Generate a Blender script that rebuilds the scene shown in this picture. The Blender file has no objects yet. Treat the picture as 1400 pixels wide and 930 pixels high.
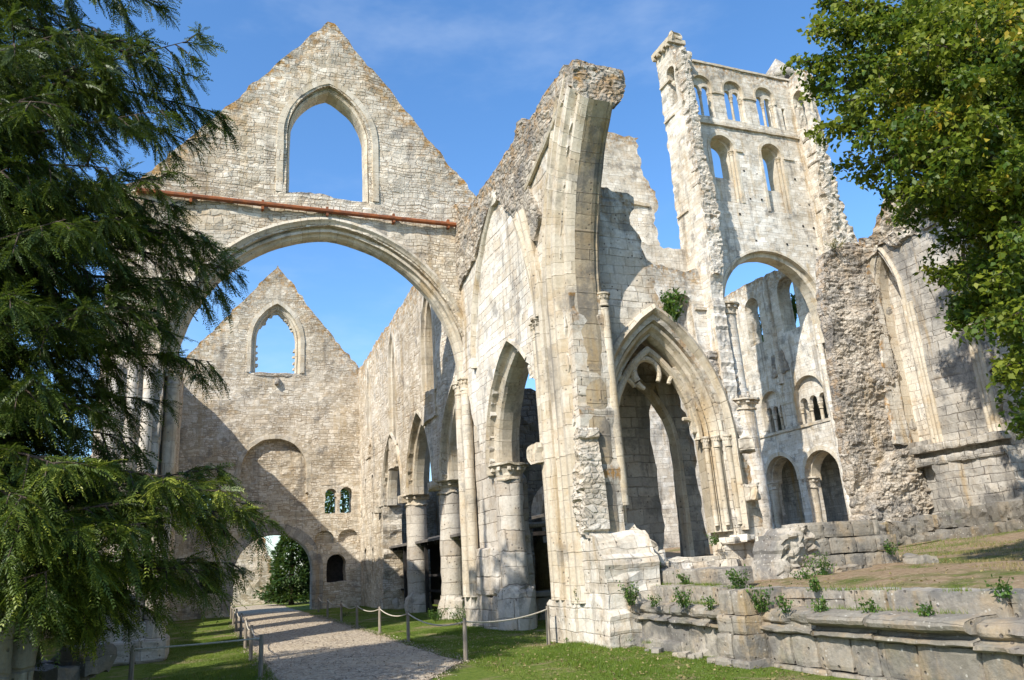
import bpy, math, random
import numpy as np
from mathutils import Vector, Matrix
from mathutils.geometry import delaunay_2d_cdt

SC = bpy.context.scene
COL = SC.collection
rad = math.radians
random.seed(7)
RNG = np.random.default_rng(11)

# ------------------------------------------------------------ camera
YAW, PITCH, ROLL = 0.385045, 0.283096, -0.0656679
CAM_Z = 1.9
fw = Vector((math.sin(YAW)*math.cos(PITCH), math.cos(YAW)*math.cos(PITCH), math.sin(PITCH)))
rt = Vector((math.cos(YAW), -math.sin(YAW), 0))
up = rt.cross(fw)
rt2 = rt*math.cos(ROLL) + up*math.sin(ROLL)
up2 = up*math.cos(ROLL) - rt*math.sin(ROLL)
cd = bpy.data.cameras.new('camera')
cd.sensor_width = 36.0
cd.lens = 36.0*1039.785/1400.0
cd.clip_start = 0.1
cd.clip_end = 2000
cam = bpy.data.objects.new('camera', cd)
m = Matrix((rt2, up2, -fw)).transposed().to_4x4()
m.translation = Vector((0, 0, CAM_Z))
cam.matrix_world = m
COL.objects.link(cam)
SC.camera = cam

# ------------------------------------------------------------ light
SUN_TRAVEL = Vector((1.0, 0.66, -1.03)).normalized()
sun_elev = math.asin(-SUN_TRAVEL.z)
sun_az = math.atan2(-SUN_TRAVEL.x, -SUN_TRAVEL.y)     # clockwise from +Y
w = bpy.data.worlds.new('World')
SC.world = w
w.use_nodes = True
nt = w.node_tree
nt.nodes.clear()
sky = nt.nodes.new('ShaderNodeTexSky')
sky.sky_type = 'NISHITA'
sky.sun_disc = False
sky.sun_elevation = sun_elev
sky.sun_rotation = sun_az
sky.air_density = 1.15
sky.dust_density = 0.9
sky.ozone_density = 6.0
bg = nt.nodes.new('ShaderNodeBackground')
bg.inputs['Strength'].default_value = 0.15
wo = nt.nodes.new('ShaderNodeOutputWorld')
hs = nt.nodes.new('ShaderNodeHueSaturation')
hs.inputs['Saturation'].default_value = 1.12
hs.inputs['Value'].default_value = 1.14
nt.links.new(sky.outputs[0], hs.inputs['Color'])
tc = nt.nodes.new('ShaderNodeTexCoord')
mp = nt.nodes.new('ShaderNodeVectorMath'); mp.operation = 'MULTIPLY'; mp.inputs[1].default_value = (1.6, 1.6, 4.2)
cn = nt.nodes.new('ShaderNodeTexNoise'); cn.inputs['Scale'].default_value = 1.5; cn.inputs['Detail'].default_value = 6; cn.inputs['Roughness'].default_value = 0.6
cr_ = nt.nodes.new('ShaderNodeMapRange'); cr_.interpolation_type = 'SMOOTHSTEP'
for i_, v_ in ((1, 0.50), (2, 0.78), (3, 0.0), (4, 0.20)): cr_.inputs[i_].default_value = v_
cm = nt.nodes.new('ShaderNodeMix'); cm.data_type = 'RGBA'; cm.inputs[7].default_value = (4.6, 5.1, 5.6, 1)
nt.links.new(tc.outputs['Generated'], mp.inputs[0]); nt.links.new(mp.outputs[0], cn.inputs['Vector']); nt.links.new(cn.outputs[0], cr_.inputs[0])
nt.links.new(cr_.outputs[0], cm.inputs[0]); nt.links.new(hs.outputs[0], cm.inputs[6]); nt.links.new(cm.outputs[2], bg.inputs['Color'])
nt.links.new(bg.outputs[0], wo.inputs['Surface'])
sd = bpy.data.lights.new('sun', 'SUN')
sd.energy = 4.6
sd.angle = rad(0.5)
sd.color = (1.0, 0.945, 0.86)
so = bpy.data.objects.new('sun', sd)
so.rotation_euler = SUN_TRAVEL.to_track_quat('-Z', 'Y').to_euler()
so.location = (-30, -30, 40)
COL.objects.link(so)
SC.view_settings.view_transform = 'Standard'
SC.view_settings.look = 'None'
SC.view_settings.exposure = 0.62
SC.view_settings.gamma = 1.0
SC.view_settings.use_curve_mapping = False
SC.cycles.max_bounces = 6
SC.cycles.diffuse_bounces = 3
SC.cycles.transparent_max_bounces = 8

# ------------------------------------------------------------ noise (numpy)
def _h(i, j, k, s):
    n = (i*374761393 + j*668265263 + k*2147483647 + s*974634541) & 0xffffffff
    n = ((n ^ (n >> 13))*1274126177) & 0xffffffff
    n = ((n ^ (n >> 15))*2246822519) & 0xffffffff
    return ((n ^ (n >> 16)) & 0xffffff)/float(0xffffff)

def vnoise(x, y, z=0.0, s=0):
    x, y, z = np.broadcast_arrays(np.asarray(x, float), np.asarray(y, float), np.asarray(z, float))
    xi, yi, zi = (np.floor(a).astype(np.int64) for a in (x, y, z))
    fx, fy, fz = x-xi, y-yi, z-zi
    fx, fy, fz = (a*a*(3-2*a) for a in (fx, fy, fz))
    r = 0
    for a in (0, 1):
        for b in (0, 1):
            for c in (0, 1):
                r = r + _h(xi+a, yi+b, zi+c, s)*(fx if a else 1-fx)*(fy if b else 1-fy)*(fz if c else 1-fz)
    return r*2-1

def fbm(x, y, z=0.0, s=0, o=3):
    r, a, f = 0, 1.0, 1.0
    for i in range(o):
        r = r + a*vnoise(np.asarray(x)*f, np.asarray(y)*f, np.asarray(z)*f, s+i*17)
        a *= 0.5
        f *= 2.03
    return r

def worley(x, y, s=0):
    """(F1, F2, random of nearest cell, offset to its centre)"""
    x = np.asarray(x, float); y = np.asarray(y, float)
    xi = np.floor(x).astype(np.int64); yi = np.floor(y).astype(np.int64)
    d1 = np.full(x.shape, 9.0); d2 = d1.copy(); rr = np.zeros(x.shape); ox = rr.copy(); oy = rr.copy()
    for a in (-1, 0, 1):
        for b in (-1, 0, 1):
            px = xi+a+_h(xi+a, yi+b, 0*xi, s+1); py = yi+b+_h(xi+a, yi+b, 0*xi, s+2)
            d = np.hypot(px-x, py-y)
            q = _h(xi+a, yi+b, 0*xi, s+3)
            nr = d < d1
            d2 = np.where(nr, d1, np.minimum(d2, d))
            rr = np.where(nr, q, rr); ox = np.where(nr, x-px, ox); oy = np.where(nr, y-py, oy)
            d1 = np.where(nr, d, d1)
    return d1, d2, rr, ox, oy

# ------------------------------------------------------------ object helpers
def tag(o, label=None, cat=None, group=None, kind=None):
    if label: o['label'] = label
    if cat: o['category'] = cat
    if group: o['group'] = group
    if kind or cat: o['kind'] = kind or 'thing'
    return o

def empty(name, loc, label, cat, group=None):
    o = bpy.data.objects.new(name, None)
    o.location = loc
    o.empty_display_size = 0.3
    COL.objects.link(o)
    return tag(o, label, cat, group)

class MB:
    """collects vertices / faces / uvs and builds ONE mesh object"""
    def __init__(self):
        self.v, self.f, self.uv, self.te = [], [], [], []
    def add(self, vs, fs, uvs, te=None):
        """uvs: list per face of list of (u,v)"""
        b = len(self.v)
        self.v.extend([tuple(map(float, p)) for p in vs])
        self.te.extend([0.0]*len(vs) if te is None else [float(t) for t in te])
        for f, u in zip(fs, uvs):
            self.f.append(tuple(b+i for i in f))
            self.uv.extend(u)
    def build(self, name, mat, parent=None, smooth=False, label=None):
        me = bpy.data.meshes.new(name)
        loc = Vector(parent_world(parent)) if parent else Vector((0, 0, 0))
        vs = np.array(self.v, float).reshape(-1, 3) - np.array(loc)
        me.from_pydata(vs.tolist(), [], self.f)
        l = me.uv_layers.new(name='UVMap')
        l.data.foreach_set('uv', np.array(self.uv, np.float32).ravel())
        at = me.attributes.new('tope', 'FLOAT', 'POINT')
        at.data.foreach_set('value', np.array(self.te, np.float32))
        me.materials.append(mat)
        if smooth:
            me.polygons.foreach_set('use_smooth', [True]*len(me.polygons))
        me.update()
        o = bpy.data.objects.new(name, me)
        if parent: o.parent = parent
        COL.objects.link(o)
        if label: o['label'] = label
        return o

def parent_world(p):
    l = Vector((0, 0, 0))
    while p:
        l = l + p.location
        p = p.parent
    return l

class Frame:
    """u along the wall, v = height, d = depth into the wall"""
    def __init__(self, o, u, n):
        self.o, self.u, self.n = np.array(o, float), np.array(u, float), np.array(n, float)
    def P(self, u, v, d):
        u, v, d = (np.asarray(a, float) for a in (u, v, d))
        u, v, d = np.broadcast_arrays(u, v, d)
        r = self.o[None]+u.ravel()[:, None]*self.u[None]+d.ravel()[:, None]*self.n[None]
        r = r.copy(); r[:, 2] += v.ravel()
        return r
def FY(y): return Frame((0, y, 0), (1, 0, 0), (0, 1, 0))     # faces the viewer, u = X
def FX(x, s=1): return Frame((x, 0, 0), (0, 1, 0), (s, 0, 0))  # u = Y ; s=1: faces -X

def inside(pts, poly):
    x, y = pts[:, 0], pts[:, 1]
    c = np.zeros(len(pts), bool)
    n = len(poly)
    for i in range(n):
        x1, y1 = poly[i]; x2, y2 = poly[(i+1) % n]
        if y1 == y2: continue
        t = ((y1 > y) != (y2 > y)) & (x < (x2-x1)*(y-y1)/(y2-y1)+x1)
        c ^= t
    return c

def resample(poly, g, jit=0, seed=0, block=0.0):
    out = []
    n = len(poly)
    for i in range(n):
        a = np.array(poly[i], float); b = np.array(poly[(i+1) % n], float)
        L = np.linalg.norm(b-a)
        k = max(1, int(round(L/g)))
        d = (b-a)/max(L, 1e-6)
        nrm = np.array((d[1], -d[0]))
        for t in range(k):
            p = a+(b-a)*t/k
            if jit and t > 0:
                q = vnoise(p[0]*2.3, p[1]*2.3, 0.5, seed)*0.6+vnoise(p[0]*6, p[1]*6, 0.5, seed+5)*0.4
                bq = (_h(np.int64(math.floor(p[0]/0.45)), np.int64(math.floor(p[1]/0.35)), np.int64(1), seed)-0.5)*2*block
                p = p+nrm*(jit*q+bq*jit)
            out.append(p)
    return out

def arch_pts(cx, hw, zs, h, n=10, r=0.0):
    R = (hw*hw+h*h)/(2*hw); c = R-hw
    tm = math.acos(max(-1, min(1, c/(R+r))))
    L = [(cx+c-(R+r)*math.cos(tm*i/n), zs+(R+r)*math.sin(tm*i/n)) for i in range(n+1)]
    return L+[(2*cx-x, z) for x, z in L[-2::-1]]

def arch_hole(cx, hw, zs, h, zb, n=10, r=0.0):
    a = arch_pts(cx, hw, zs, h, n, r)
    return [(a[0][0], zb)]+a+[(a[-1][0], zb)]

def slab(mb, fr, outline, holes=(), thick=0.8, g=0.25, amp=0.03, jit=0.05, hjit=0.0, seed=0, block=1.0,
         stones=None, back=True, dsteps=3, uo=0.0, lich=None):
    """wall panel with ragged outline, openings, relief on its face and real thickness.
    stones=(w,h,depth): worley stones modelled in the relief"""
    ol = resample(outline, g, jit, seed, block)
    hl = [resample(h, min(g, 0.3), hjit, seed+31+i, 0.6) for i, h in enumerate(holes)]
    pts = list(ol); edges = []
    n = len(ol); edges += [(i, (i+1) % n) for i in range(n)]
    for h in hl:
        b = len(pts); k = len(h)
        pts += h
        edges += [(b+i, b+(i+1) % k) for i in range(k)]
    B = np.array(pts)
    lo, hi = B[:n].min(0), B[:n].max(0)
    gx, gy = np.meshgrid(np.arange(lo[0]+g/2, hi[0], g), np.arange(lo[1]+g/2, hi[1], g))
    G = np.stack([gx.ravel(), gy.ravel()], 1)
    G = G+np.stack([vnoise(G[:, 0]*9, G[:, 1]*9, 0.3, seed+3), vnoise(G[:, 0]*9, G[:, 1]*9, 7.3, seed+4)], 1)*g*0.25
    k = inside(G, ol)
    for h in hl: k &= ~inside(G, h)
    G = G[k]
    # keep clear of the boundary
    if len(G):
        dm = np.full(len(G), 9.0)
        for j in range(0, len(B), 400):
            dd = np.sqrt(((G[:, None]-B[None, j:j+400])**2).sum(2)).min(1)
            dm = np.minimum(dm, dd)
        G = G[dm > g*0.35]
    allp = [Vector((float(a), float(b))) for a, b in B]+[Vector((float(a), float(b))) for a, b in G]
    vo, eo, fo, _, _, _ = delaunay_2d_cdt(allp, edges, [], 0, 1e-5)
    V = np.array([(p.x, p.y) for p in vo])
    F = np.array([f for f in fo if len(f) == 3])
    C = V[F].mean(1)
    k = inside(C, ol)
    for h in hl: k &= ~inside(C, h)
    F = F[k]
    used, F = np.unique(F, return_inverse=True)
    F = F.reshape(-1, 3); V = V[used]
    # relief
    u, v = V[:, 0], V[:, 1]
    d = -amp*fbm(u*0.9, v*0.9, 0.1*seed, seed+9, 3)
    if stones:
        wx = 0.25*vnoise(u*2, v*2, 0, seed)+0.12*vnoise(u*7, v*7, 0, seed+1)
        wy = 0.20*vnoise(u*2.3, v*2.3, 5, seed)
        f1, f2, rr, ox, oy = worley(u/stones[0]+wx, v/stones[1]+wy, seed+21)
        if len(stones) > 3:      # broken, tilted faces of torn masonry
            tx = (rr*7.13 % 1)-0.5; ty = (rr*13.7 % 1)-0.5
            d = d-stones[2]*(0.75*(rr*3.7 % 1)+1.3*ox*tx+1.5*oy*ty+0.3*np.clip((f2-f1)*3, 0, 0.5))
            g1, g2, r2, ox, oy = worley(u/(stones[0]*0.42)+wx, v/(stones[1]*0.45)+wy, seed+71)
            d = d-stones[2]*0.30*(r2+1.2*ox*((r2*9.1 % 1)-0.5)+1.2*oy*((r2*5.3 % 1)-0.5))
        else:
            d = d-stones[2]*np.clip((f2-f1)*2.2, 0, 0.8)*(0.35+rr)
    top = np.full(len(V), -1e9)
    for i in range(len(outline)):
        (x1, y1), (x2, y2) = outline[i], outline[(i+1) % len(outline)]
        if abs(x2-x1) < 1e-6: continue
        t = (u-x1)/(x2-x1)
        ok = (t >= -0.01) & (t <= 1.01)
        top = np.where(ok, np.maximum(top, y1+(y2-y1)*t), top)
    te = np.exp(-np.clip(top-v, 0, 50)/0.9)
    ext = max(p[1] for p in outline)-min(p[1] for p in outline)
    te = te*(lich if lich is not None else (1.0 if ext > 5 else 0.12))
    fv = fr.P(u, v, d)
    ff = [tuple(map(int, t)) for t in F]
    uvf = [[(V[i, 0]+uo, V[i, 1]) for i in t] for t in ff]
    # orientation: want normal = -n
    t = ff[0]
    nr = np.cross(fv[t[1]]-fv[t[0]], fv[t[2]]-fv[t[0]])
    flip = np.dot(nr, fr.n) > 0
    if flip:
        ff = [t[::-1] for t in ff]; uvf = [q[::-1] for q in uvf]
    mb.add(fv, ff, uvf, te)
    if back:
        bv = fr.P(u, v, thick+amp*0.6*fbm(u, v, 5.1, seed+2, 2))
        mb.add(bv, [t[::-1] for t in ff], [q[::-1] for q in uvf], te)
    # sides
    cnt = {}
    for t in ff:
        for a, b in ((t[0], t[1]), (t[1], t[2]), (t[2], t[0])):
            key = (min(a, b), max(a, b))
            cnt[key] = None if key in cnt else (a, b)
    ed = [e for e in cnt.values() if e]
    m_ = dsteps
    vs, fs, us, ts = [], [], [], []
    bi = {}
    for a, b in ed:
        for q in (a, b):
            if q not in bi:
                bi[q] = len(vs)
                for s in range(m_+1):
                    x, y = V[q]
                    dd = d[q]+(thick-d[q])*s/m_
                    wob = 0 if s in (0, m_) else jit*0.8
                    x2 = x+wob*vnoise(x*3, y*3, s*1.7, seed+40); y2 = y+wob*vnoise(x*3, y*3, s*1.7, seed+41)
                    if s == m_: dd = thick+amp*0.6*float(fbm(x, y, 5.1, seed+2, 2))
                    vs.append(fr.P(x2, y2, dd)[0]); ts.append(te[q])
        A, Bq = bi[a], bi[b]
        hor = abs(V[a, 0]-V[b, 0]) > abs(V[a, 1]-V[b, 1])
        for s in range(m_):
            fs.append((A+s, A+s+1, Bq+s+1, Bq+s))
            d0, d1 = thick*s/m_, thick*(s+1)/m_
            if hor: us.append([(V[a, 0], d0), (V[a, 0], d1), (V[b, 0], d1), (V[b, 0], d0)])
            else: us.append([(d0, V[a, 1]), (d1, V[a, 1]), (d1, V[b, 1]), (d0, V[b, 1])])
    mb.add(vs, fs, us, ts)
    return mb

def ring_sweep(mb, rings, vlen, closed=False, rough=0.0, seed=0, wmul=1.0):
    """rings: array (m, k, 3): k profile points at each of m path stations"""
    R = np.array(rings, float)
    m_, k, _ = R.shape
    if rough:
        P = R.reshape(-1, 3)
        off = np.stack([vnoise(P[:, 0]*3+q*9.1, P[:, 1]*3, P[:, 2]*3, seed+q) for q in range(3)], 1)
        off += 0.6*np.stack([vnoise(P[:, 0]*9+q*9.1, P[:, 1]*9, P[:, 2]*9, seed+q) for q in range(3)], 1)
        R = (P+off*rough).reshape(m_, k, 3)
    pu = np.concatenate([[0], np.cumsum(np.linalg.norm(np.diff(R[0], axis=0), axis=1))])
    fs, us = [], []
    kk = k if closed else k-1
    for i in range(m_-1):
        for j in range(kk):
            j2 = (j+1) % k
            fs.append((i*k+j, i*k+j2, (i+1)*k+j2, (i+1)*k+j))
            u0 = pu[j]; u1 = pu[j2] if j2 else pu[-1]+np.linalg.norm(R[0][0]-R[0][-1])
            us.append([(u0, vlen[i]), (u1, vlen[i]), (u1, vlen[i+1]), (u0, vlen[i+1])])
    mb.add(R.reshape(-1, 3), fs, us)

def arch_sweep(mb, fr, cx, hw, zs, h, prof, zb=None, n=14, t0=0.0, t1=1.0, halves='LR', rough=0.0, seed=0, zbr=None):
    """sweeps profile points (r outward, depth) round a pointed arch and down its jambs"""
    Rr = (hw*hw+h*h)/(2*hw); c = Rr-hw
    for side in halves:
        st = []
        z0 = zb if side == 'L' or zbr is None else zbr
        if z0 is not None:
            k = max(2, int((zs-z0)/0.5))
            st += [('j', z0+(zs-z0)*i/k) for i in range(k)]
        st += [('a', t0+(t1-t0)*i/n) for i in range(n+1)]
        rings, vl = [], []
        L = 0
        for kind, q in st:
            ring = []
            for r, d in prof:
                if kind == 'j': u, z = cx-hw-r, q
                else:
                    th = q*math.acos(max(-1, min(1, c/(Rr+r))))
                    u, z = cx+c-(Rr+r)*math.cos(th), zs+(Rr+r)*math.sin(th)
                if side == 'R': u = 2*cx-u
                ring.append(fr.P(u, z, d)[0])
            if rings: L += np.linalg.norm(np.array(ring[0])-np.array(rings[-1][0]))
            rings.append(ring); vl.append(L)
        if side == 'R': rings = [r[::-1] for r in rings]
        ring_sweep(mb, rings, vl, False, rough, seed)
    return mb

def lathe(mb, c, prof, n=18, rough=0.0, seed=0, a0=0, a1=2*math.pi, sx=1, sy=1):
    full = abs(a1-a0-2*math.pi) < 1e-4
    rings, vl, L = [], [], 0
    k = n if full else n+1
    pr = prof[0]
    for r, z in prof:
        L += math.hypot(r-pr[0], z-pr[1]); pr = (r, z)
        rings.append([(c[0]+r*sx*math.cos(a0+(a1-a0)*i/n), c[1]+r*sy*math.sin(a0+(a1-a0)*i/n), c[2]+z) for i in range(k)])
        vl.append(c[2]+L)
    ring_sweep(mb, rings, vl, full, rough, seed)
    return mb

def column_prof(r, z0, z1, step=0.4):
    k = max(2, int((z1-z0)/step))
    return [(r, z0+(z1-z0)*i/k) for i in range(k+1)]

def rock(mb, c, size, seed=0, rough=0.12, n=4, rot=0.0, sq=0.55):
    """worn stone block: subdivided box, rounded and roughened"""
    vs, fs, us = [], [], []
    idx = {}
    hx, hy, hz = (s/2 for s in size)
    ca, sa = math.cos(rot), math.sin(rot)
    rn = max(1e-3, min(size))
    def vert(i, j, k):
        key = (i, j, k)
        if key in idx: return idx[key]
        p = np.array((2*i/n-1, 2*j/n-1, 2*k/n-1))
        q = p.copy()
        e = np.sort(np.abs(p))
        if e[1] > 0.99: q *= 1-0.10*sq*(1.6 if e[0] > 0.99 else 1)
        x, y, z = q*(hx, hy, hz)
        wx, wy, wz = c[0]+x, c[1]+y, c[2]+z
        o = [float(vnoise(wx*4/1+7*a, wy*4, wz*4, seed+a)+0.5*vnoise(wx*11+7*a, wy*11, wz*11, seed+a)) for a in range(3)]
        x, y, z = x+o[0]*rough*rn, y+o[1]*rough*rn, z+o[2]*rough*rn
        idx[key] = len(vs)
        vs.append((c[0]+x*ca-y*sa, c[1]+x*sa+y*ca, c[2]+z))
        return idx[key]
    for ax in range(3):
        for sgn in (0, n):
            for a in range(n):
                for b in range(n):
                    q = []
                    for da, db in ((0, 0), (1, 0), (1, 1), (0, 1)):
                        t = [0, 0, 0]
                        t[ax] = sgn; t[(ax+1) % 3] = a+da; t[(ax+2) % 3] = b+db
                        q.append(tuple(t))
                    if sgn == 0: q = q[::-1]
                    fs.append(tuple(vert(*t) for t in q))
                    uu = []
                    for t in q:
                        p = [c[i]+(2*t[i]/n-1)*size[i]/2 for i in range(3)]
                        uu.append((p[1], p[2]) if ax == 0 else (p[0], p[2]) if ax == 1 else (p[0], p[1]))
                    us.append(uu)
    mb.add(vs, fs, us)
    return mb

def tube(mb, pts, rads, n=7):
    pts = [np.array(p, float) for p in pts]
    rings, vl, L = [], [], 0
    for i, p in enumerate(pts):
        t = pts[min(i+1, len(pts)-1)]-pts[max(i-1, 0)]
        t = t/max(np.linalg.norm(t), 1e-9)
        a = np.cross(t, (0.13, 0.31, 0.94)); a /= max(np.linalg.norm(a), 1e-9)
        b = np.cross(t, a)
        r = rads[i] if hasattr(rads, '__len__') else rads
        if i: L += np.linalg.norm(p-pts[i-1])
        rings.append([p+r*(a*math.cos(2*math.pi*k/n)+b*math.sin(2*math.pi*k/n)) for k in range(n)])
        vl.append(L)
    ring_sweep(mb, rings, vl, True)
    for R_, rev in ((rings[0], True), (rings[-1], False)):
        f = tuple(range(n))
        mb.add(R_, [f[::-1] if rev else f], [[(0, 0)]*n])
    return mb

def box(mb, lo, hi):
    rock(mb, [(a+b)/2 for a, b in zip(lo, hi)], [b-a for a, b in zip(lo, hi)], 0, 0.0, 1, 0, 0)
    return mb

# ------------------------------------------------------------ materials
class T:
    def __init__(self, name):
        self.m = bpy.data.materials.new(name)
        self.m.use_nodes = True
        self.t = self.m.node_tree
        self.t.nodes.clear()
    def n(self, typ, ins=None, **props):
        nd = self.t.nodes.new('ShaderNode'+typ)
        for k, v in props.items(): setattr(nd, k, v)
        for k, v in (ins or {}).items():
            s = nd.inputs[k]
            if isinstance(v, bpy.types.NodeSocket): self.t.links.new(v, s)
            else: s.default_value = v
        return nd
    def mix(self, f, a, b, mode='MIX'):
        nd = self.n('Mix', {0: f, 6: a if not isinstance(a, tuple) else (*a, 1), 7: b if not isinstance(b, tuple) else (*b, 1)},
                    data_type='RGBA', blend_type=mode)
        return nd.outputs[2]
    def math(self, op, a, b=0.0, c=0.0, clamp=False):
        return self.n('Math', {0: a, 1: b, 2: c}, operation=op, use_clamp=clamp).outputs[0]
    def vm(self, op, a, b=(0, 0, 0)):
        return self.n('VectorMath', {0: a, 1: b}, operation=op).outputs[0]
    def noise(self, vec, scale, detail=4.0, rough=0.55):
        return self.n('TexNoise', {'Vector': vec, 'Scale': scale, 'Detail': detail, 'Roughness': rough})
    def ramp(self, f, a, b, lo=0.0, hi=1.0):
        return self.n('MapRange', {0: f, 1: a, 2: b, 3: lo, 4: hi}, interpolation_type='SMOOTHSTEP').outputs[0]
    def out(self, col, height=None, rough=0.92, bump=0.6, dist=0.04, spec=0.25, trans=None):
        ins = {'Base Color': col, 'Roughness': rough, 'Specular IOR Level': spec}
        if height is not None:
            b = self.n('Bump', {'Strength': bump, 'Distance': dist, 'Height': height})
            ins['Normal'] = b.outputs[0]
        p = self.n('BsdfPrincipled', ins)
        sh = p.outputs[0]
        if trans is not None:
            tr = self.n('BsdfTranslucent', {'Color': trans[0]})
            sh = self.n('MixShader', {0: trans[1], 1: sh, 2: tr.outputs[0]}).outputs[0]
        o = self.n('OutputMaterial', {'Surface': sh})
        return self.m

def courses(t, vec, rw, rh, ms):
    """coursed masonry: rows of uneven height, stones of uneven length -> (random per stone, joint mask)"""
    sx = t.n('SeparateXYZ', {0: vec})
    x, y = sx.outputs[0], sx.outputs[1]
    wob = t.n('TexNoise', {'W': y, 'Scale': 0.55/rh, 'Detail': 1.0}, noise_dimensions='1D').outputs[0]
    vv = t.math('ADD', t.math('DIVIDE', y, rh), t.math('MULTIPLY', wob, 1.5))
    row = t.math('FLOOR', vv); fr = t.math('FRACT', vv)
    wn = t.n('TexWhiteNoise', {'W': row}, noise_dimensions='1D').outputs[0]
    uu = t.math('ADD', t.math('MULTIPLY', t.math('DIVIDE', x, rw), t.math('MULTIPLY_ADD', wn, 0.9, 0.6)), t.math('MULTIPLY', row, 13.73))
    v1 = t.n('TexVoronoi', {'W': uu, 'Scale': 1.0, 'Randomness': 0.85}, voronoi_dimensions='1D', feature='F1')
    v2 = t.n('TexVoronoi', {'W': uu, 'Scale': 1.0, 'Randomness': 0.85}, voronoi_dimensions='1D', feature='DISTANCE_TO_EDGE')
    de = t.math('MULTIPLY', v2.outputs['Distance'], rw)
    dh = t.math('MULTIPLY', t.math('MINIMUM', fr, t.math('SUBTRACT', 1.0, fr)), rh)
    mo = t.ramp(t.math('MINIMUM', de, dh), ms*0.5, ms*1.8, 1.0, 0.0)
    rnd = t.n('SeparateColor', {0: v1.outputs['Color']}).outputs[0]
    return rnd, mo

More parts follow.
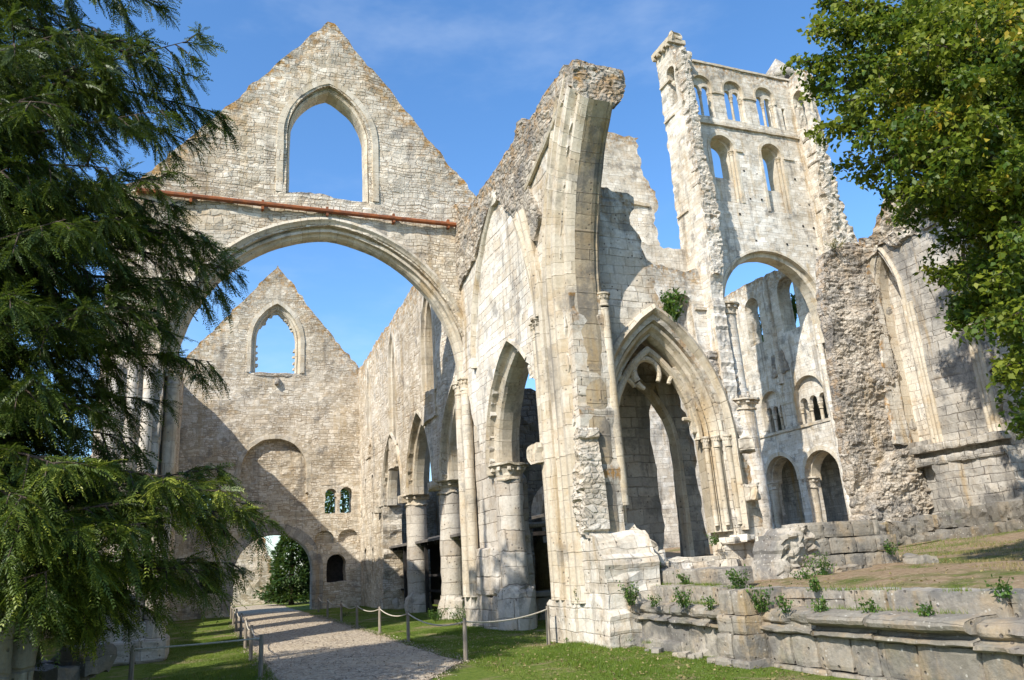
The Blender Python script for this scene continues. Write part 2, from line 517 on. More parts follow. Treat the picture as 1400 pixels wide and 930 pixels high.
def stone(name, c1, c2, kind='brick', rw=0.5, rh=0.27, mortar=(0.42, 0.37, 0.30), ms=0.012, warp=0.10, grey=0.4, orange=0.35,
          streak=0.35, white=0.2, bump=0.7, dist=0.05, mort_mix=0.8, pits=0.5, tan=0.25, moss=0.0, topg=0.5, gthr=0.54):
    t = T(name)
    uv = t.n('UVMap').outputs[0]
    pos = t.n('NewGeometry').outputs['Position']
    nz = t.noise(uv, 0.8, 2).outputs['Color']
    nz2 = t.noise(uv, 5.0, 3).outputs['Color']
    w1 = t.vm('SCALE', t.vm('SUBTRACT', nz, (0.5, 0.5, 0.5))); w1.node.inputs['Scale'].default_value = warp*2.2
    w2 = t.vm('SCALE', t.vm('SUBTRACT', nz2, (0.5, 0.5, 0.5))); w2.node.inputs['Scale'].default_value = warp*0.45
    uvw = t.vm('ADD', t.vm('ADD', uv, w1), w2)
    if kind == 'brick':
        rv, mo = courses(t, uvw, rw, rh, ms)
    elif kind == 'mixed':
        r1, m1 = courses(t, uvw, rw, rh, ms)
        r2, m2 = courses(t, t.vm('ADD', uvw, (0.13, 0.07, 0)), rw*0.62, rh*0.66, ms)
        sel = t.ramp(t.noise(uv, 0.65, 4).outputs[0], 0.44, 0.50)
        rv = t.n('Mix', {0: sel, 2: r1, 3: r2}).outputs[0]
        mo = t.n('Mix', {0: sel, 2: m1, 3: m2}).outputs[0]
    else:
        sv = t.vm('MULTIPLY', uvw, (1.0/rw, 1.0/rh, 1.0))
        v1 = t.n('TexVoronoi', {'Vector': sv, 'Scale': 1.0, 'Randomness': 0.8}, voronoi_dimensions='2D', feature='F1')
        v2 = t.n('TexVoronoi', {'Vector': sv, 'Scale': 1.0, 'Randomness': 0.8}, voronoi_dimensions='2D', feature='DISTANCE_TO_EDGE')
        rnd = t.n('SeparateColor', {0: v1.outputs['Color']}).outputs[0]
        mo = t.ramp(v2.outputs[0], ms*4.0, ms*11.0, 1.0, 0.0)
    if kind == 'voronoi': rv = rnd
    big = t.noise(pos, 0.35, 5, 0.6).outputs[0]
    mid = t.noise(pos, 1.7, 5, 0.65).outputs[0]
    fine = t.noise(pos, 14.0, 5, 0.7).outputs[0]
    col = t.mix(rv, c1, c2)
    if tan: col = t.mix(t.ramp(mid, 0.46, 0.68, 0, tan), col, (0.50, 0.36, 0.20))
    if white: col = t.mix(t.ramp(big, 0.50, 0.64, 0, white), col, (0.72, 0.67, 0.57))
    # mortar joints
    jv = t.ramp(t.noise(pos, 1.1, 5, 0.7).outputs[0], 0.38, 0.62, 0.25, 1.0)
    mo = t.math('MULTIPLY', mo, jv)
    col = t.mix(t.math('MULTIPLY', mo, mort_mix), col, mortar)
    # vertical run-off streaks and dark crust
    sp = t.vm('MULTIPLY', pos, (1.6, 1.6, 0.16))
    st = t.noise(sp, 1.0, 5, 0.65).outputs[0]
    col = t.mix(t.ramp(st, 0.52, 0.70, 0, streak), col, (0.20, 0.185, 0.165))
    so_ = t.noise(t.vm('ADD', sp, (7.3, 2.1, 3.7)), 0.8, 5, 0.65).outputs[0]
    col = t.mix(t.ramp(so_, 0.55, 0.70, 0, streak*0.9), col, (0.42, 0.29, 0.13))
    gn = t.noise(pos, 0.9, 8, 0.72).outputs[0]
    col = t.mix(t.ramp(gn, gthr, gthr+0.13, 0, grey), col, (0.17, 0.165, 0.155))
    # lichen near the wall tops
    te = t.n('Attribute', attribute_name='tope').outputs['Fac']
    ln = t.noise(pos, 2.6, 6, 0.7).outputs[0]
    tg = t.math('MULTIPLY', te, t.ramp(ln, 0.40, 0.60))
    col = t.mix(t.math('MULTIPLY', tg, topg), col, (0.19, 0.175, 0.15))
    if orange:
        lo = t.noise(pos, 3.7, 5, 0.65).outputs[0]
        og = t.math('MULTIPLY', te, t.ramp(lo, 0.47, 0.60))
        col = t.mix(t.math('MULTIPLY', og, orange*1.6, clamp=True), col, (0.40, 0.21, 0.045))
        ob = t.noise(pos, 0.55, 6, 0.7).outputs[0]
        col = t.mix(t.ramp(ob, 0.60, 0.72, 0, orange*0.8), col, (0.46, 0.29, 0.10))
    if moss:
        mn = t.noise(pos, 1.3, 6, 0.7).outputs[0]
        col = t.mix(t.ramp(mn, 0.55, 0.68, 0, moss), col, (0.10, 0.12, 0.03))
    # small pits and speckle
    pv = t.n('TexVoronoi', {'Vector': pos, 'Scale': 7.0}, feature='F1').outputs[0]
    pit = t.math('MULTIPLY', t.ramp(pv, 0.10, 0.22, 1, 0), t.ramp(mid, 0.45, 0.55))
    col = t.mix(t.math('MULTIPLY', pit, pits), col, (0.13, 0.115, 0.10))
    if moss:
        sp2 = t.n('TexVoronoi', {'Vector': pos, 'Scale': 11.0}, feature='F1').outputs[0]
        sm = t.math('MULTIPLY', t.ramp(sp2, 0.14, 0.24, 1, 0), t.ramp(t.noise(pos, 2.2, 4).outputs[0], 0.48, 0.60))
        col = t.mix(t.math('MULTIPLY', sm, 0.8), col, (0.55, 0.53, 0.47))
    col = t.mix(t.ramp(fine, 0.3, 0.7, 0.0, 0.55), col, t.mix(1.0, col, (0.66, 0.64, 0.62), 'MULTIPLY'))
    drift = t.ramp(t.noise(t.vm('ADD', pos, (31.0, 17.0, 5.0)), 0.22, 4, 0.6).outputs[0], 0.32, 0.66, 0.0, 0.6)
    col = t.mix(drift, col, t.mix(1.0, col, (0.70, 0.66, 0.60), 'MULTIPLY'))
    hgt = t.math('MULTIPLY_ADD', mo, -0.55, t.math('MULTIPLY_ADD', rv, 0.30, t.math('MULTIPLY', fine, 0.30)))
    hgt = t.math('MULTIPLY_ADD', mid, 0.5, hgt)
    hgt = t.math('MULTIPLY_ADD', pit, -0.35*pits, hgt)
    return t.out(col, hgt, 0.93, bump, dist, 0.2)

M = {}
M['gable'] = stone('coursed_rubble_stone', (0.52, 0.44, 0.32), (0.82, 0.75, 0.62), 'mixed', 0.36, 0.17, (0.36, 0.27, 0.18), 0.011, 0.22,
                   grey=0.62, orange=0.6, streak=0.55, white=0.60, bump=0.9, dist=0.06, tan=0.35, mort_mix=0.75, topg=0.7)
M['ashlar'] = stone('white_ashlar_stone', (0.62, 0.56, 0.46), (0.82, 0.78, 0.69), 'brick', 0.50, 0.25, (0.36, 0.29, 0.21), 0.009, 0.08,
                    grey=0.62, orange=0.5, streak=0.66, white=0.55, bump=0.85, dist=0.05, mort_mix=0.42, tan=0.40, pits=0.9, topg=0.9, gthr=0.52)
M['dressed'] = stone('dressed_limestone', (0.56, 0.49, 0.37), (0.70, 0.64, 0.53), 'brick', 1.6, 0.36, (0.36, 0.30, 0.22), 0.008, 0.03,
                     grey=0.55, orange=0.6, streak=0.68, white=0.35, bump=0.7, dist=0.035, mort_mix=0.55, tan=0.45, pits=0.7, gthr=0.53)
M['column'] = stone('pier_limestone', (0.50, 0.45, 0.38), (0.68, 0.64, 0.56), 'brick', 1.3, 0.48, (0.24, 0.20, 0.16), 0.012, 0.05,
                    grey=0.6, orange=0.2, streak=0.5, white=0.3, bump=0.9, dist=0.06, tan=0.3, pits=0.9)
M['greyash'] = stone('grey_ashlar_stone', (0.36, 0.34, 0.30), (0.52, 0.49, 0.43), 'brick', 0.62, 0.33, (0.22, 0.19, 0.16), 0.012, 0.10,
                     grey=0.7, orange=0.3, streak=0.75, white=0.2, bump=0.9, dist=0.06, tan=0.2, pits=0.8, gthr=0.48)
M['core'] = stone('rubble_core', (0.36, 0.31, 0.25), (0.58, 0.53, 0.45), 'voronoi', 0.20, 0.12, (0.42, 0.35, 0.26), 0.02, 0.2,
                  grey=0.8, orange=0.22, streak=0.45, white=0.25, bump=1.0, dist=0.07, tan=0.35, mort_mix=0.5, gthr=0.48)
M['whitecore'] = stone('broken_white_core', (0.52, 0.47, 0.39), (0.74, 0.70, 0.62), 'voronoi', 0.22, 0.13, (0.50, 0.44, 0.35), 0.02, 0.2,
                  grey=0.30, orange=0.18, streak=0.25, white=0.5, bump=1.0, dist=0.06, tan=0.3, mort_mix=0.4)
M['low'] = stone('lichened_stone', (0.22, 0.205, 0.17), (0.36, 0.33, 0.28), 'brick', 5.0, 5.0, (0.3, 0.27, 0.23), 0.004, 0.1,
                 grey=0.85, orange=0.25, streak=0.8, white=0.35, bump=1.0, dist=0.06, tan=0.40, pits=0.9, topg=0.0, moss=0.2, gthr=0.48)
M['crest'] = stone('weathered_rubble_crest', (0.34, 0.30, 0.24), (0.62, 0.57, 0.48), 'voronoi', 0.24, 0.14, (0.24, 0.20, 0.16), 0.02, 0.2,
                  grey=0.8, orange=0.45, streak=0.3, white=0.25, bump=1.0, dist=0.07, tan=0.3, mort_mix=0.7, topg=0.7, gthr=0.48)
M['soffit'] = stone('dark_soffit_stone', (0.36, 0.30, 0.21), (0.50, 0.42, 0.30), 'brick', 1.6, 0.40, (0.20, 0.16, 0.11), 0.010, 0.04,
                  grey=0.7, orange=0.8, streak=0.8, white=0.1, bump=0.8, dist=0.04, tan=0.6, pits=0.8, gthr=0.47)  # darker, browner base than the mouldings, with crust and run-off streaks
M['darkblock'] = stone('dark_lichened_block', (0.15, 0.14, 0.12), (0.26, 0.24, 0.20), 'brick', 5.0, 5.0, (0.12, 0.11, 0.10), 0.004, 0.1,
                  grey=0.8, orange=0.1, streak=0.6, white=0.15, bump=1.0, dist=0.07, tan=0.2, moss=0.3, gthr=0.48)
M['dark'] = stone('dark_grey_stone', (0.17, 0.16, 0.14), (0.30, 0.28, 0.25), 'mixed', 0.45, 0.28, (0.12, 0.11, 0.10), 0.018, 0.15,
                  grey=0.7, orange=0.1, streak=0.6, white=0.1, bump=1.0, dist=0.07, tan=0.1, moss=0.3)  # dark grey stone of the aisle cross wall and inner column

def plain(name, c, c2=None, scale=8.0, rough=0.85, bump=0.3, stretch=(1, 1, 1)):
    t = T(name)
    pos = t.vm('MULTIPLY', t.n('NewGeometry').outputs['Position'], stretch)
    n = t.noise(pos, scale, 5, 0.6).outputs[0]
    col = t.mix(t.ramp(n, 0.35, 0.65), c, c2 or tuple(x*0.55 for x in c))
    return t.out(col, n, rough, bump, 0.02)
M['rust'] = plain('rusty_iron', (0.28, 0.09, 0.03), (0.16, 0.06, 0.03), 4.0)
M['wood'] = plain('weathered_oak', (0.30, 0.26, 0.20), (0.17, 0.14, 0.11), 6.0, stretch=(6, 6, 0.6))
M['rope'] = plain('pale_rope', (0.55, 0.50, 0.40), (0.38, 0.34, 0.27), 40.0)
M['bark'] = plain('tree_bark', (0.085, 0.06, 0.042), (0.04, 0.03, 0.022), 9.0, stretch=(1, 1, 0.3), bump=0.8)
M['tin'] = plain('shelter_roofing', (0.16, 0.145, 0.125), (0.10, 0.09, 0.08), 3.0)
M['black'] = plain('dark_timber_and_hole_shade', (0.035, 0.03, 0.027), (0.02, 0.018, 0.016), 5.0)  # timber parts, and shade painted where holes are not cut

def leafmat(name, ca, cb, cc, tr=0.35):
    """ca..cb by the leaf's own random value, cc = young / turning leaves"""
    t = T(name)
    r = t.n('Attribute', attribute_name='tope').outputs['Fac']
    col = t.mix(t.ramp(r, 0.0, 0.8), ca, cb)
    col = t.mix(t.ramp(r, 0.82, 1.0), col, cc)
    trc = t.mix(0.5, col, (0.16, 0.22, 0.02))
    return t.out(col, None, 0.5, spec=0.35, trans=(trc, tr))
M['yew'] = leafmat('yew_needles', (0.028, 0.052, 0.010), (0.090, 0.130, 0.018), (0.26, 0.29, 0.04), 0.28)
M['lime'] = leafmat('lime_leaves', (0.055, 0.105, 0.010), (0.19, 0.215, 0.016), (0.42, 0.31, 0.03), 0.42)
M['bush'] = leafmat('shrub_leaves', (0.035, 0.085, 0.014), (0.09, 0.17, 0.025), (0.15, 0.19, 0.04), 0.35)
M['farleaf'] = leafmat('distant_leaves', (0.022, 0.055, 0.014), (0.05, 0.10, 0.025), (0.08, 0.13, 0.03), 0.3)
M['blade'] = leafmat('grass_blades', (0.080, 0.135, 0.014), (0.165, 0.225, 0.028), (0.34, 0.28, 0.11), 0.3)
M['dry'] = leafmat('dry_grass', (0.20, 0.16, 0.06), (0.34, 0.27, 0.12), (0.12, 0.14, 0.04), 0.3)

def lawn_mat():
    t = T('lawn')
    pos = t.n('NewGeometry').outputs['Position']
    a = t.noise(pos, 0.7, 6, 0.65).outputs[0]; b = t.noise(pos, 9.0, 6, 0.75).outputs[0]; c = t.noise(pos, 45.0, 3, 0.7).outputs[0]
    col = t.mix(t.ramp(b, 0.3, 0.7), (0.065, 0.11, 0.014), (0.16, 0.20, 0.035))
    col = t.mix(t.ramp(a, 0.50, 0.64, 0, 0.85), col, (0.27, 0.20, 0.12))
    return t.out(col, t.math('MULTIPLY_ADD', c, 0.6, b), 0.95, 0.9, 0.05, 0.1)
def earth_mat():
    t = T('terrace_earth')
    pos = t.n('NewGeometry').outputs['Position']
    a = t.noise(pos, 0.45, 6, 0.65).outputs[0]; b = t.noise(pos, 7.0, 6, 0.75).outputs[0]; c = t.noise(pos, 30.0, 3, 0.7).outputs[0]
    e = t.mix(t.ramp(b, 0.3, 0.7), (0.20, 0.135, 0.08), (0.36, 0.27, 0.17))
    g = t.mix(t.ramp(b, 0.3, 0.7), (0.06, 0.09, 0.018), (0.15, 0.16, 0.04))
    col = t.mix(t.ramp(a, 0.34, 0.50), g, e)
    pv = t.n('TexVoronoi', {'Vector': pos, 'Scale': 9.0}, feature='F1').outputs[0]
    col = t.mix(t.ramp(pv, 0.08, 0.16, 0.7, 0), col, (0.50, 0.46, 0.38))
    return t.out(col, t.math('MULTIPLY_ADD', c, 0.6, b), 0.95, 0.9, 0.06, 0.1)
def gravel_mat():
    t = T('path_gravel')
    pos = t.n('NewGeometry').outputs['Position']
    v = t.n('TexVoronoi', {'Vector': pos, 'Scale': 15.0}, feature='F1')
    r = t.n('SeparateColor', {0: v.outputs['Color']}).outputs[0]
    a = t.noise(pos, 0.5, 5, 0.6).outputs[0]
    col = t.mix(r, (0.20, 0.16, 0.115), (0.52, 0.44, 0.33))
    col = t.mix(t.ramp(a, 0.42, 0.62, 0, 0.5), col, (0.44, 0.36, 0.25))
    h = t.math('MULTIPLY', v.outputs['Distance'], -1.0)
    return t.out(col, h, 0.95, 1.0, 0.035, 0.15)
M['lawn'] = lawn_mat(); M['earth'] = earth_mat(); M['gravel'] = gravel_mat()
#@@STRUCT

# ============================================================ THE SETTING
def smooth(a, b, x):
    q = np.clip((np.asarray(x, float)-a)/(b-a), 0, 1)
    return q*q*(3-2*q)
def sheet(name, xs, ys, hf, mat, lift=0.0):
    X, Y = np.meshgrid(xs, ys)
    Z = hf(X, Y)+lift
    nx, ny = len(xs), len(ys)
    vs = np.stack([X.ravel(), Y.ravel(), Z.ravel()], 1)
    fs = [(j*nx+i, j*nx+i+1, (j+1)*nx+i+1, (j+1)*nx+i) for j in range(ny-1) for i in range(nx-1)]
    b = MB(); b.add(vs, fs, [[(vs[i][0], vs[i][1]) for i in f] for f in fs])
    return tag(b.build(name, mat, smooth=True), kind='structure')
def ground_h(x, y):
    d = np.hypot(np.maximum(np.abs(x-3.4)-7, 0), np.maximum(np.abs(y-28)-34, 0))
    base = 0.035*fbm(x*0.5, y*0.5, 0, 3, 3)
    base = base*np.clip(np.abs(x-3.1)/2.2-0.9, 0, 1)
    return base+d*0.002
axs = np.concatenate([np.linspace(-600, -20, 12), np.arange(-16, 16.1, 0.4), np.linspace(20, 600, 14)])
ays = np.concatenate([np.linspace(-500, -6, 8), np.arange(0, 48.1, 0.4), np.linspace(52, 700, 18)])
sheet('lawn', axs, ays, ground_h, M['lawn'])

def path_mesh():
    ys = np.concatenate([np.arange(2, 62, 0.25)])
    b = MB(); vs, fs, us = [], [], []
    k = 11; rows_ = 0
    for j, y in enumerate(ys):
        l = 1.28+0.07*float(vnoise(y*1.7, 0.3, 0, 5))+0.05*float(vnoise(y*6, 0.3, 0, 6))+0.15*float(smooth(40, 47, y))
        r = 4.95+0.10*float(vnoise(y*1.3, 7.3, 0, 7))+0.06*float(vnoise(y*5, 7.3, 0, 8))
        if y < 16.0: r -= 0.62*(16.0-y)
        if r < l+0.2: continue
        rows_ += 1
        for i in range(k):
            x = l+(r-l)*i/(k-1)
            z = 0.012+0.03*math.sin(math.pi*i/(k-1))+float(ground_h(np.array(x), np.array(y)))
            vs.append((x, y, z))
    for j in range(rows_-1):
        for i in range(k-1):
            f = (j*k+i, j*k+i+1, (j+1)*k+i+1, (j+1)*k+i)
            fs.append(f); us.append([(vs[q][0], vs[q][1]) for q in f])
    b.add(vs, fs, us)
    return tag(b.build('gravel_path', M['gravel'], smooth=True), kind='structure')
path_mesh()

def terr_h(x, y):
    h = 1.16+0.030*np.maximum(x-9.3, 0)+0.028*np.maximum(y-24, 0)+0.30*smooth(19, 25, x)*smooth(22, 16, y)
    h = h+0.05*fbm(x*0.6, y*0.6, 0, 4, 3)-0.12*smooth(10.2, 9.2, x)
    return np.minimum(h, 3.2)
sheet('terrace_ground', np.concatenate([np.arange(9.12, 30, 0.35), np.linspace(31, 90, 10)]), np.arange(1, 19.9, 0.35), terr_h, M['earth'])
sheet('abbey_ground', np.concatenate([np.arange(14.2, 50, 0.9), np.linspace(52, 90, 6)]), np.arange(19.8, 75, 0.9), terr_h, M['earth'])

# ============================================================ NEAR GABLE (crossing arch, nave side)
GY = 24.3
G = FY(GY)
g_ = empty('gabled_crossing_wall', (3.4, GY, 0), 'nearest tan gable wall with a pointed window above a wide pointed arch', 'gable wall')
b = MB()
AC, AHW, AZS, AH = 3.4, 4.55, 8.05, 4.95
out = [(-3.2, 0), (8.9, 0), (8.9, 14.6), (3.75, 21.3), (3.41, 21.75), (3.05, 21.3), (-3.2, 13.5)]
out = [(-3.2, 0), (8.9, 0), (8.9, 14.9), (3.55, 21.55), (3.3, 21.6), (-2.6, 14.2), (-3.2, 14.0)]
slab(b, G, out, [arch_hole(AC, AHW+0.30, AZS, AH+0.33, -1, 16), arch_hole(3.36, 1.42, 16.7, 2.15, 14.35, 10)], 1.0, 0.20, 0.05, 0.06, 0.0, 101, 0.8,
     stones=(0.36, 0.16, 0.035))
b.build('wall', M['gable'], g_)
b = MB()
arch_sweep(b, G, AC, AHW, AZS, AH, [(0.62, 0.02), (0.60, -0.10), (0.50, -0.13), (0.44, -0.06), (0.38, -0.02), (0.36, 0.16), (0.27, 0.20), (0.24, 0.12),
           (0.15, 0.12), (0.13, 0.26), (0.05, 0.30), (0.0, 0.40), (0.0, 0.66), (0.10, 0.80), (0.30, 0.92), (0.34, 1.03)], None, 22, rough=0.012, seed=5)
b.build('arch', M['dressed'], g_)
b = MB()
prof = [(0.46, 0.02), (0.45, -0.05), (0.24, -0.06), (0.22, 0.10), (0.12, 0.16), (0.08, 0.10), (0.02, 0.16), (0.0, 0.28), (0.0, 0.75), (0.14, 1.02)]
arch_sweep(b, G, 3.36, 1.30, 16.7, 1.95, prof, 14.4, 12, rough=0.012, seed=6)
b.build('window_surround', M['dressed'], g_)
b = MB(); slab(b, FY(GY+0.05), [(2.02, 14.05), (4.70, 14.05), (4.70, 14.42), (3.6, 14.36), (2.9, 14.5), (2.02, 14.44)], [], 0.9, 0.15, 0.05, 0.06, 0, 8)
b.build('window_sill', M['core'], g_)
b = MB()
tube(b, [(-2.6, GY-0.16, 13.83), (0.6, GY-0.16, 13.80), (3.4, GY-0.16, 13.78), (6, GY-0.16, 13.76), (8.2, GY-0.16, 13.76)], 0.082, 8)
for x in (-1, 1.2, 3.3, 5.6, 7.6): box(b, (x-0.04, GY-0.2, 13.6), (x+0.04, GY+0.02, 13.93))
b.build('gutter_pipe', M['rust'], g_)

def capital(parent, c, r, h, seed=0, name='capital', mat=None):
    """leafy bell with a square-edged abacus"""
    q = MB()
    lathe(q, c, [(r, -h), (r*1.13, -h*0.98), (r*1.13, -h*0.88), (r*1.0, -h*0.82), (r*1.05, -h*0.55), (r*1.22, -h*0.36), (r*1.10, -h*0.32), (r*1.34, -h*0.22),
                 (r*1.22, -h*0.18), (r*1.5, -h*0.15), (r*1.52, -0.01), (r*1.25, 0.0), (0.01, 0.01)], 20, min(0.05, r*0.14), seed)
    for k in range(10):
        a = 2*math.pi*k/10
        rock(q, (c[0]+math.cos(a)*r*1.2, c[1]+math.sin(a)*r*1.2, c[2]-h*0.33), (r*0.3, r*0.3, h*0.22), seed+k, 0.2, 2, a)
    return q.build(name, mat or M['dressed'], parent)

# clustered responds under the crossing arch
def respond(parent, x, y, side, z0, zc, n=3, r=0.17, gap=0.36, mat='dressed'):
    for i in range(n):
        cy = y+gap*(i-(n-1)/2)
        cx = x-side*abs(i-(n-1)/2)*0.10
        s = MB(); lathe(s, (cx, cy, 0), column_prof(r, z0, zc-0.42, 0.5), 14, 0.012, i)
        so_ = s.build('shaft', M[mat], parent, True)
        capital(so_, (cx, cy, zc), r, 0.46, i+3)
# right: masonry pier + shafts, left: the same
b = MB(); slab(b, FX(8.22), [(22.25, -0.2), (24.9, -0.2), (24.9, 8.2), (24.3, 8.0), (22.3, 4.2)], [], 1.0, 0.22, 0.05, 0.05, 0, 33, stones=(0.7, 0.47, 0.03))
b.build('pier', M['column'], g_)
respond(g_, 8.10, 24.62, 1, 0.9, 8.05, 3)
b = MB(); slab(b, FX(8.0), [(22.15, -0.2), (25.3, -0.2), (25.3, 0.95), (24, 1.0), (22.2, 0.9)], [], 1.2, 0.22, 0.05, 0.05, 0, 34, stones=(0.7, 0.47, 0.04))
rock(b, (8.2, 23.1, 1.65), (0.5, 1.9, 1.4), 8, 0.10, 6)
b.build('pier_base', M['column'], g_)
b = MB(); slab(b, FX(-1.45, -1), [(23.6, -0.2), (25.6, -0.2), (25.6, 8.1), (23.6, 8.1)], [], 1.3, 0.24, 0.05, 0.05, 0, 35, stones=(0.7, 0.47, 0.03))
slab(b, FY(23.6), [(-2.9, -0.2), (-1.45, -0.2), (-1.45, 8.1), (-2.9, 8.1)], [], 0.4, 0.24, 0.05, 0.05, 0, 36, stones=(0.7, 0.47, 0.03))
b.build('pier', M['column'], g_)
respond(g_, -1.30, 24.62, -1, 0.9, 8.05, 3)
for i, dx in enumerate((-2.62, -2.2, -1.78)):
    b = MB(); lathe(b, (dx, 23.55, 0), column_prof(0.15, 0.9, 8.0, 0.5), 12, 0.02, i); b.build('shaft', M['column'], g_, True)
b = MB()
rock(b, (-1.75, 24.1, 0.28), (1.75, 1.9, 0.6), 4, 0.06, 8); rock(b, (-1.75, 24.1, 0.75), (1.5, 1.65, 0.5), 5, 0.05, 8)
for i, dx in enumerate((-0.5, 0.0, 0.5)):
    lathe(b, (-1.75+dx, 23.45, 0), column_prof(0.26, 0.5, 4.0), 12, 0.03, i)
b.build('pier_base', M['column'], g_)

# ============================================================ WEST FRONT (far gable)
WY = 47.0
W = FY(WY)
wf = empty('gabled_west_front', (3.35, WY, 0), 'far gable wall seen through the big arch, with crumbling pointed window and round doorway', 'gable wall')
b = MB()
out = [(-7, -0.3), (13.9, -0.3), (13.9, 6.5), (9.6, 8.5), (9.6, 13.2), (8.5, 14.2), (3.6, 20.5), (3.36, 20.9), (3.1, 20.5), (-1.9, 14.4), (-3, 13.0), (-3, 8), (-7, 6.5)]
holes = [arch_hole(3.38, 1.5, 15.9, 2.55, 13.8, 10), arch_hole(3.45, 1.92, 7.95, 1.92, 6.1, 12), arch_hole(3.55, 2.2, 2.2, 2.1, -1, 12),
         arch_hole(6.72, 0.34, 6.45, 0.34, 5.35, 6), arch_hole(7.62, 0.36, 6.5, 0.36, 5.35, 6),
         arch_hole(6.35, 0.55, 3.85, 0.5, 3.62, 6), arch_hole(7.75, 0.6, 3.85, 0.5, 3.62, 6),
         arch_hole(7.05, 0.55, 2.45, 0.52, 1.42, 8), arch_hole(0.15, 0.55, 2.45, 0.52, 1.2, 8), arch_hole(-0.25, 0.36, 6.5, 0.36, 5.3, 6)]
slab(b, W, out, holes, 1.1, 0.30, 0.06, 0.09, 0.05, 201, 0.8, stones=(0.5, 0.26, 0.035))
b.build('wall', M['gable'], wf)
b = MB()
arch_sweep(b, W, 3.38, 1.15, 15.9, 2.05, [(0.55, 0.02), (0.54, -0.07), (0.30, -0.08), (0.27, 0.14), (0.16, 0.22), (0.10, 0.18), (0.02, 0.30), (0.0, 0.40), (0.04, 0.9)], 13.85, 12, rough=0.02, seed=3)
b.build('window_surround', M['dressed'], wf)
rr = random.Random(4)
for i in range(34):       # stumps of broken tracery round the light
    a = arch_pts(3.38, 1.13, 15.9, 2.0, 20)
    if i < 26: p = a[8+i] if 8+i < len(a) else a[-1]
    else: p = (3.38+(-1.13 if i % 2 else 1.13), 14.2+(i-26)*0.2)
    s = rr.uniform(0.08, 0.2)
    b = MB(); rock(b, (p[0], WY+0.5, p[1]), (s, 0.25, s*1.2), i, 0.25, 2, rr.random()); b.build('tracery_stump', M['dressed'], wf)
b = MB(); rock(b, (3.4, WY+0.4, 13.72), (2.6, 0.9, 0.25), 9, 0.2, 8); b.build('window_sill', M['core'], wf)
b = MB(); rock(b, (3.45, WY-0.05, 13.3), (0.3, 0.35, 0.4), 3, 0.15, 3)
b.build('corbel', M['core'], wf)
b = MB(); slab(b, FY(WY+0.35), arch_hole(3.45, 1.98, 7.95, 1.98, 6.0, 12), [], 0.3, 0.25, 0.06, 0.02, 0, 17, stones=(0.5, 0.26, 0.05))
b.build('blind_arch_infill', M['gable'], wf)
b = MB(); arch_sweep(b, W, 3.45, 1.84, 7.95, 1.84, [(0.30, 0.02), (0.28, -0.05), (0.02, -0.05), (0.0, 0.36)], 6.6, 10, rough=0.03, seed=5)
b.build('blind_arch', M['dressed'], wf)
b = MB(); arch_sweep(b, W, 3.55, 2.12, 2.2, 2.05, [(0.62, 0.02), (0.60, -0.06), (0.02, -0.06), (0.0, 0.5), (0.02, 1.12)], -0.2, 12, rough=0.02, seed=7)
b.build('doorway_arch', M['greyash'], wf)
for x0, x1 in ((6.30, 7.06), (7.2, 8.06)):
    pass
b = MB(); lathe(b, (7.16, WY+0.3, 0), column_prof(0.13, 5.35, 6.32), 10); q = b.build('window_column', M['dressed'], wf)
b = MB(); rock(b, (7.16, WY+0.3, 6.42), (0.4, 0.5, 0.24), 2, 0.06, 3); b.build('capital', M['dressed'], q)
b = MB(); slab(b, FY(WY-0.04), [(6.1, 6.98), (8.2, 6.98), (8.2, 7.1), (6.1, 7.1)], [], 0.2, 0.2, 0.02, 0.02, 0, 3)
b.build('window_hood', M['dressed'], wf)
for cx in (6.35, 7.75):
    b = MB(); slab(b, FY(WY+0.22), arch_hole(cx, 0.6, 3.85, 0.55, 3.6, 6), [], 0.2, 0.2, 0.03, 0.0, 0, 3)
    b.build('niche_infill', M['gable'], wf)
for cx in (7.05, 0.15):
    b = MB(); slab(b, FY(WY+0.85), arch_hole(cx, 0.6, 2.45, 0.6, 1.2, 6), [], 0.1, 0.3, 0.0, 0.0, 0, 3)
    b.build('door_leaf', M['black'], wf)

# ============================================================ NAVE ARCADE (right)
NX = 8.45
na = empty('nave_arcade_wall', (NX, 36, 0), 'long nave wall on round columns with pointed arches, running between the two gables', 'arcade wall')
b = MB()
bays = [(26.9, 1.95), (32.55, 1.95), (38.1, 1.95)]
ncols = [29.75, 35.3, 40.9]
wins = [(30.6, 0.95, 11.6, 2.0, 8.9), (37.6, 0.75, 11.8, 2.1, 7.8), (43.9, 0.5, 12.0, 1.6, 9.2)]
out = [(24.69, 14.3), (29.5, 14.5), (34.0, 14.6), (38.5, 14.4), (42.5, 14.3), (46, 14.2), (47.1, 14.2), (47.1, -0.3), (40.31, -0.3)]
for c, h in bays[::-1]: out += arch_pts(c, h+0.26, 5.15, 3.35, 10)[::-1]
holes = [arch_hole(c, h, z, r, zb, 8) for c, h, z, r, zb in wins]
holes += [arch_hole(43.0, 0.35, 2.75, 0.45, 1.9, 6), arch_hole(45.2, 0.35, 2.75, 0.45, 1.9, 6), arch_hole(43.0, 0.2, 6.9, 0.2, 6.1, 6), arch_hole(45.0, 0.2, 6.9, 0.2, 6.1, 6),
          arch_hole(42.9, 0.13, 4.9, 0.13, 4.6, 4), arch_hole(44.3, 0.13, 4.9, 0.13, 4.6, 4), arch_hole(45.7, 0.13, 4.9, 0.13, 4.6, 4)]
slab(b, FX(NX), out, holes, 1.0, 0.25, 0.05, 0.10, 0.0, 301, 1.0, stones=(0.5, 0.26, 0.03))
b.build('wall', M['gable'], na)
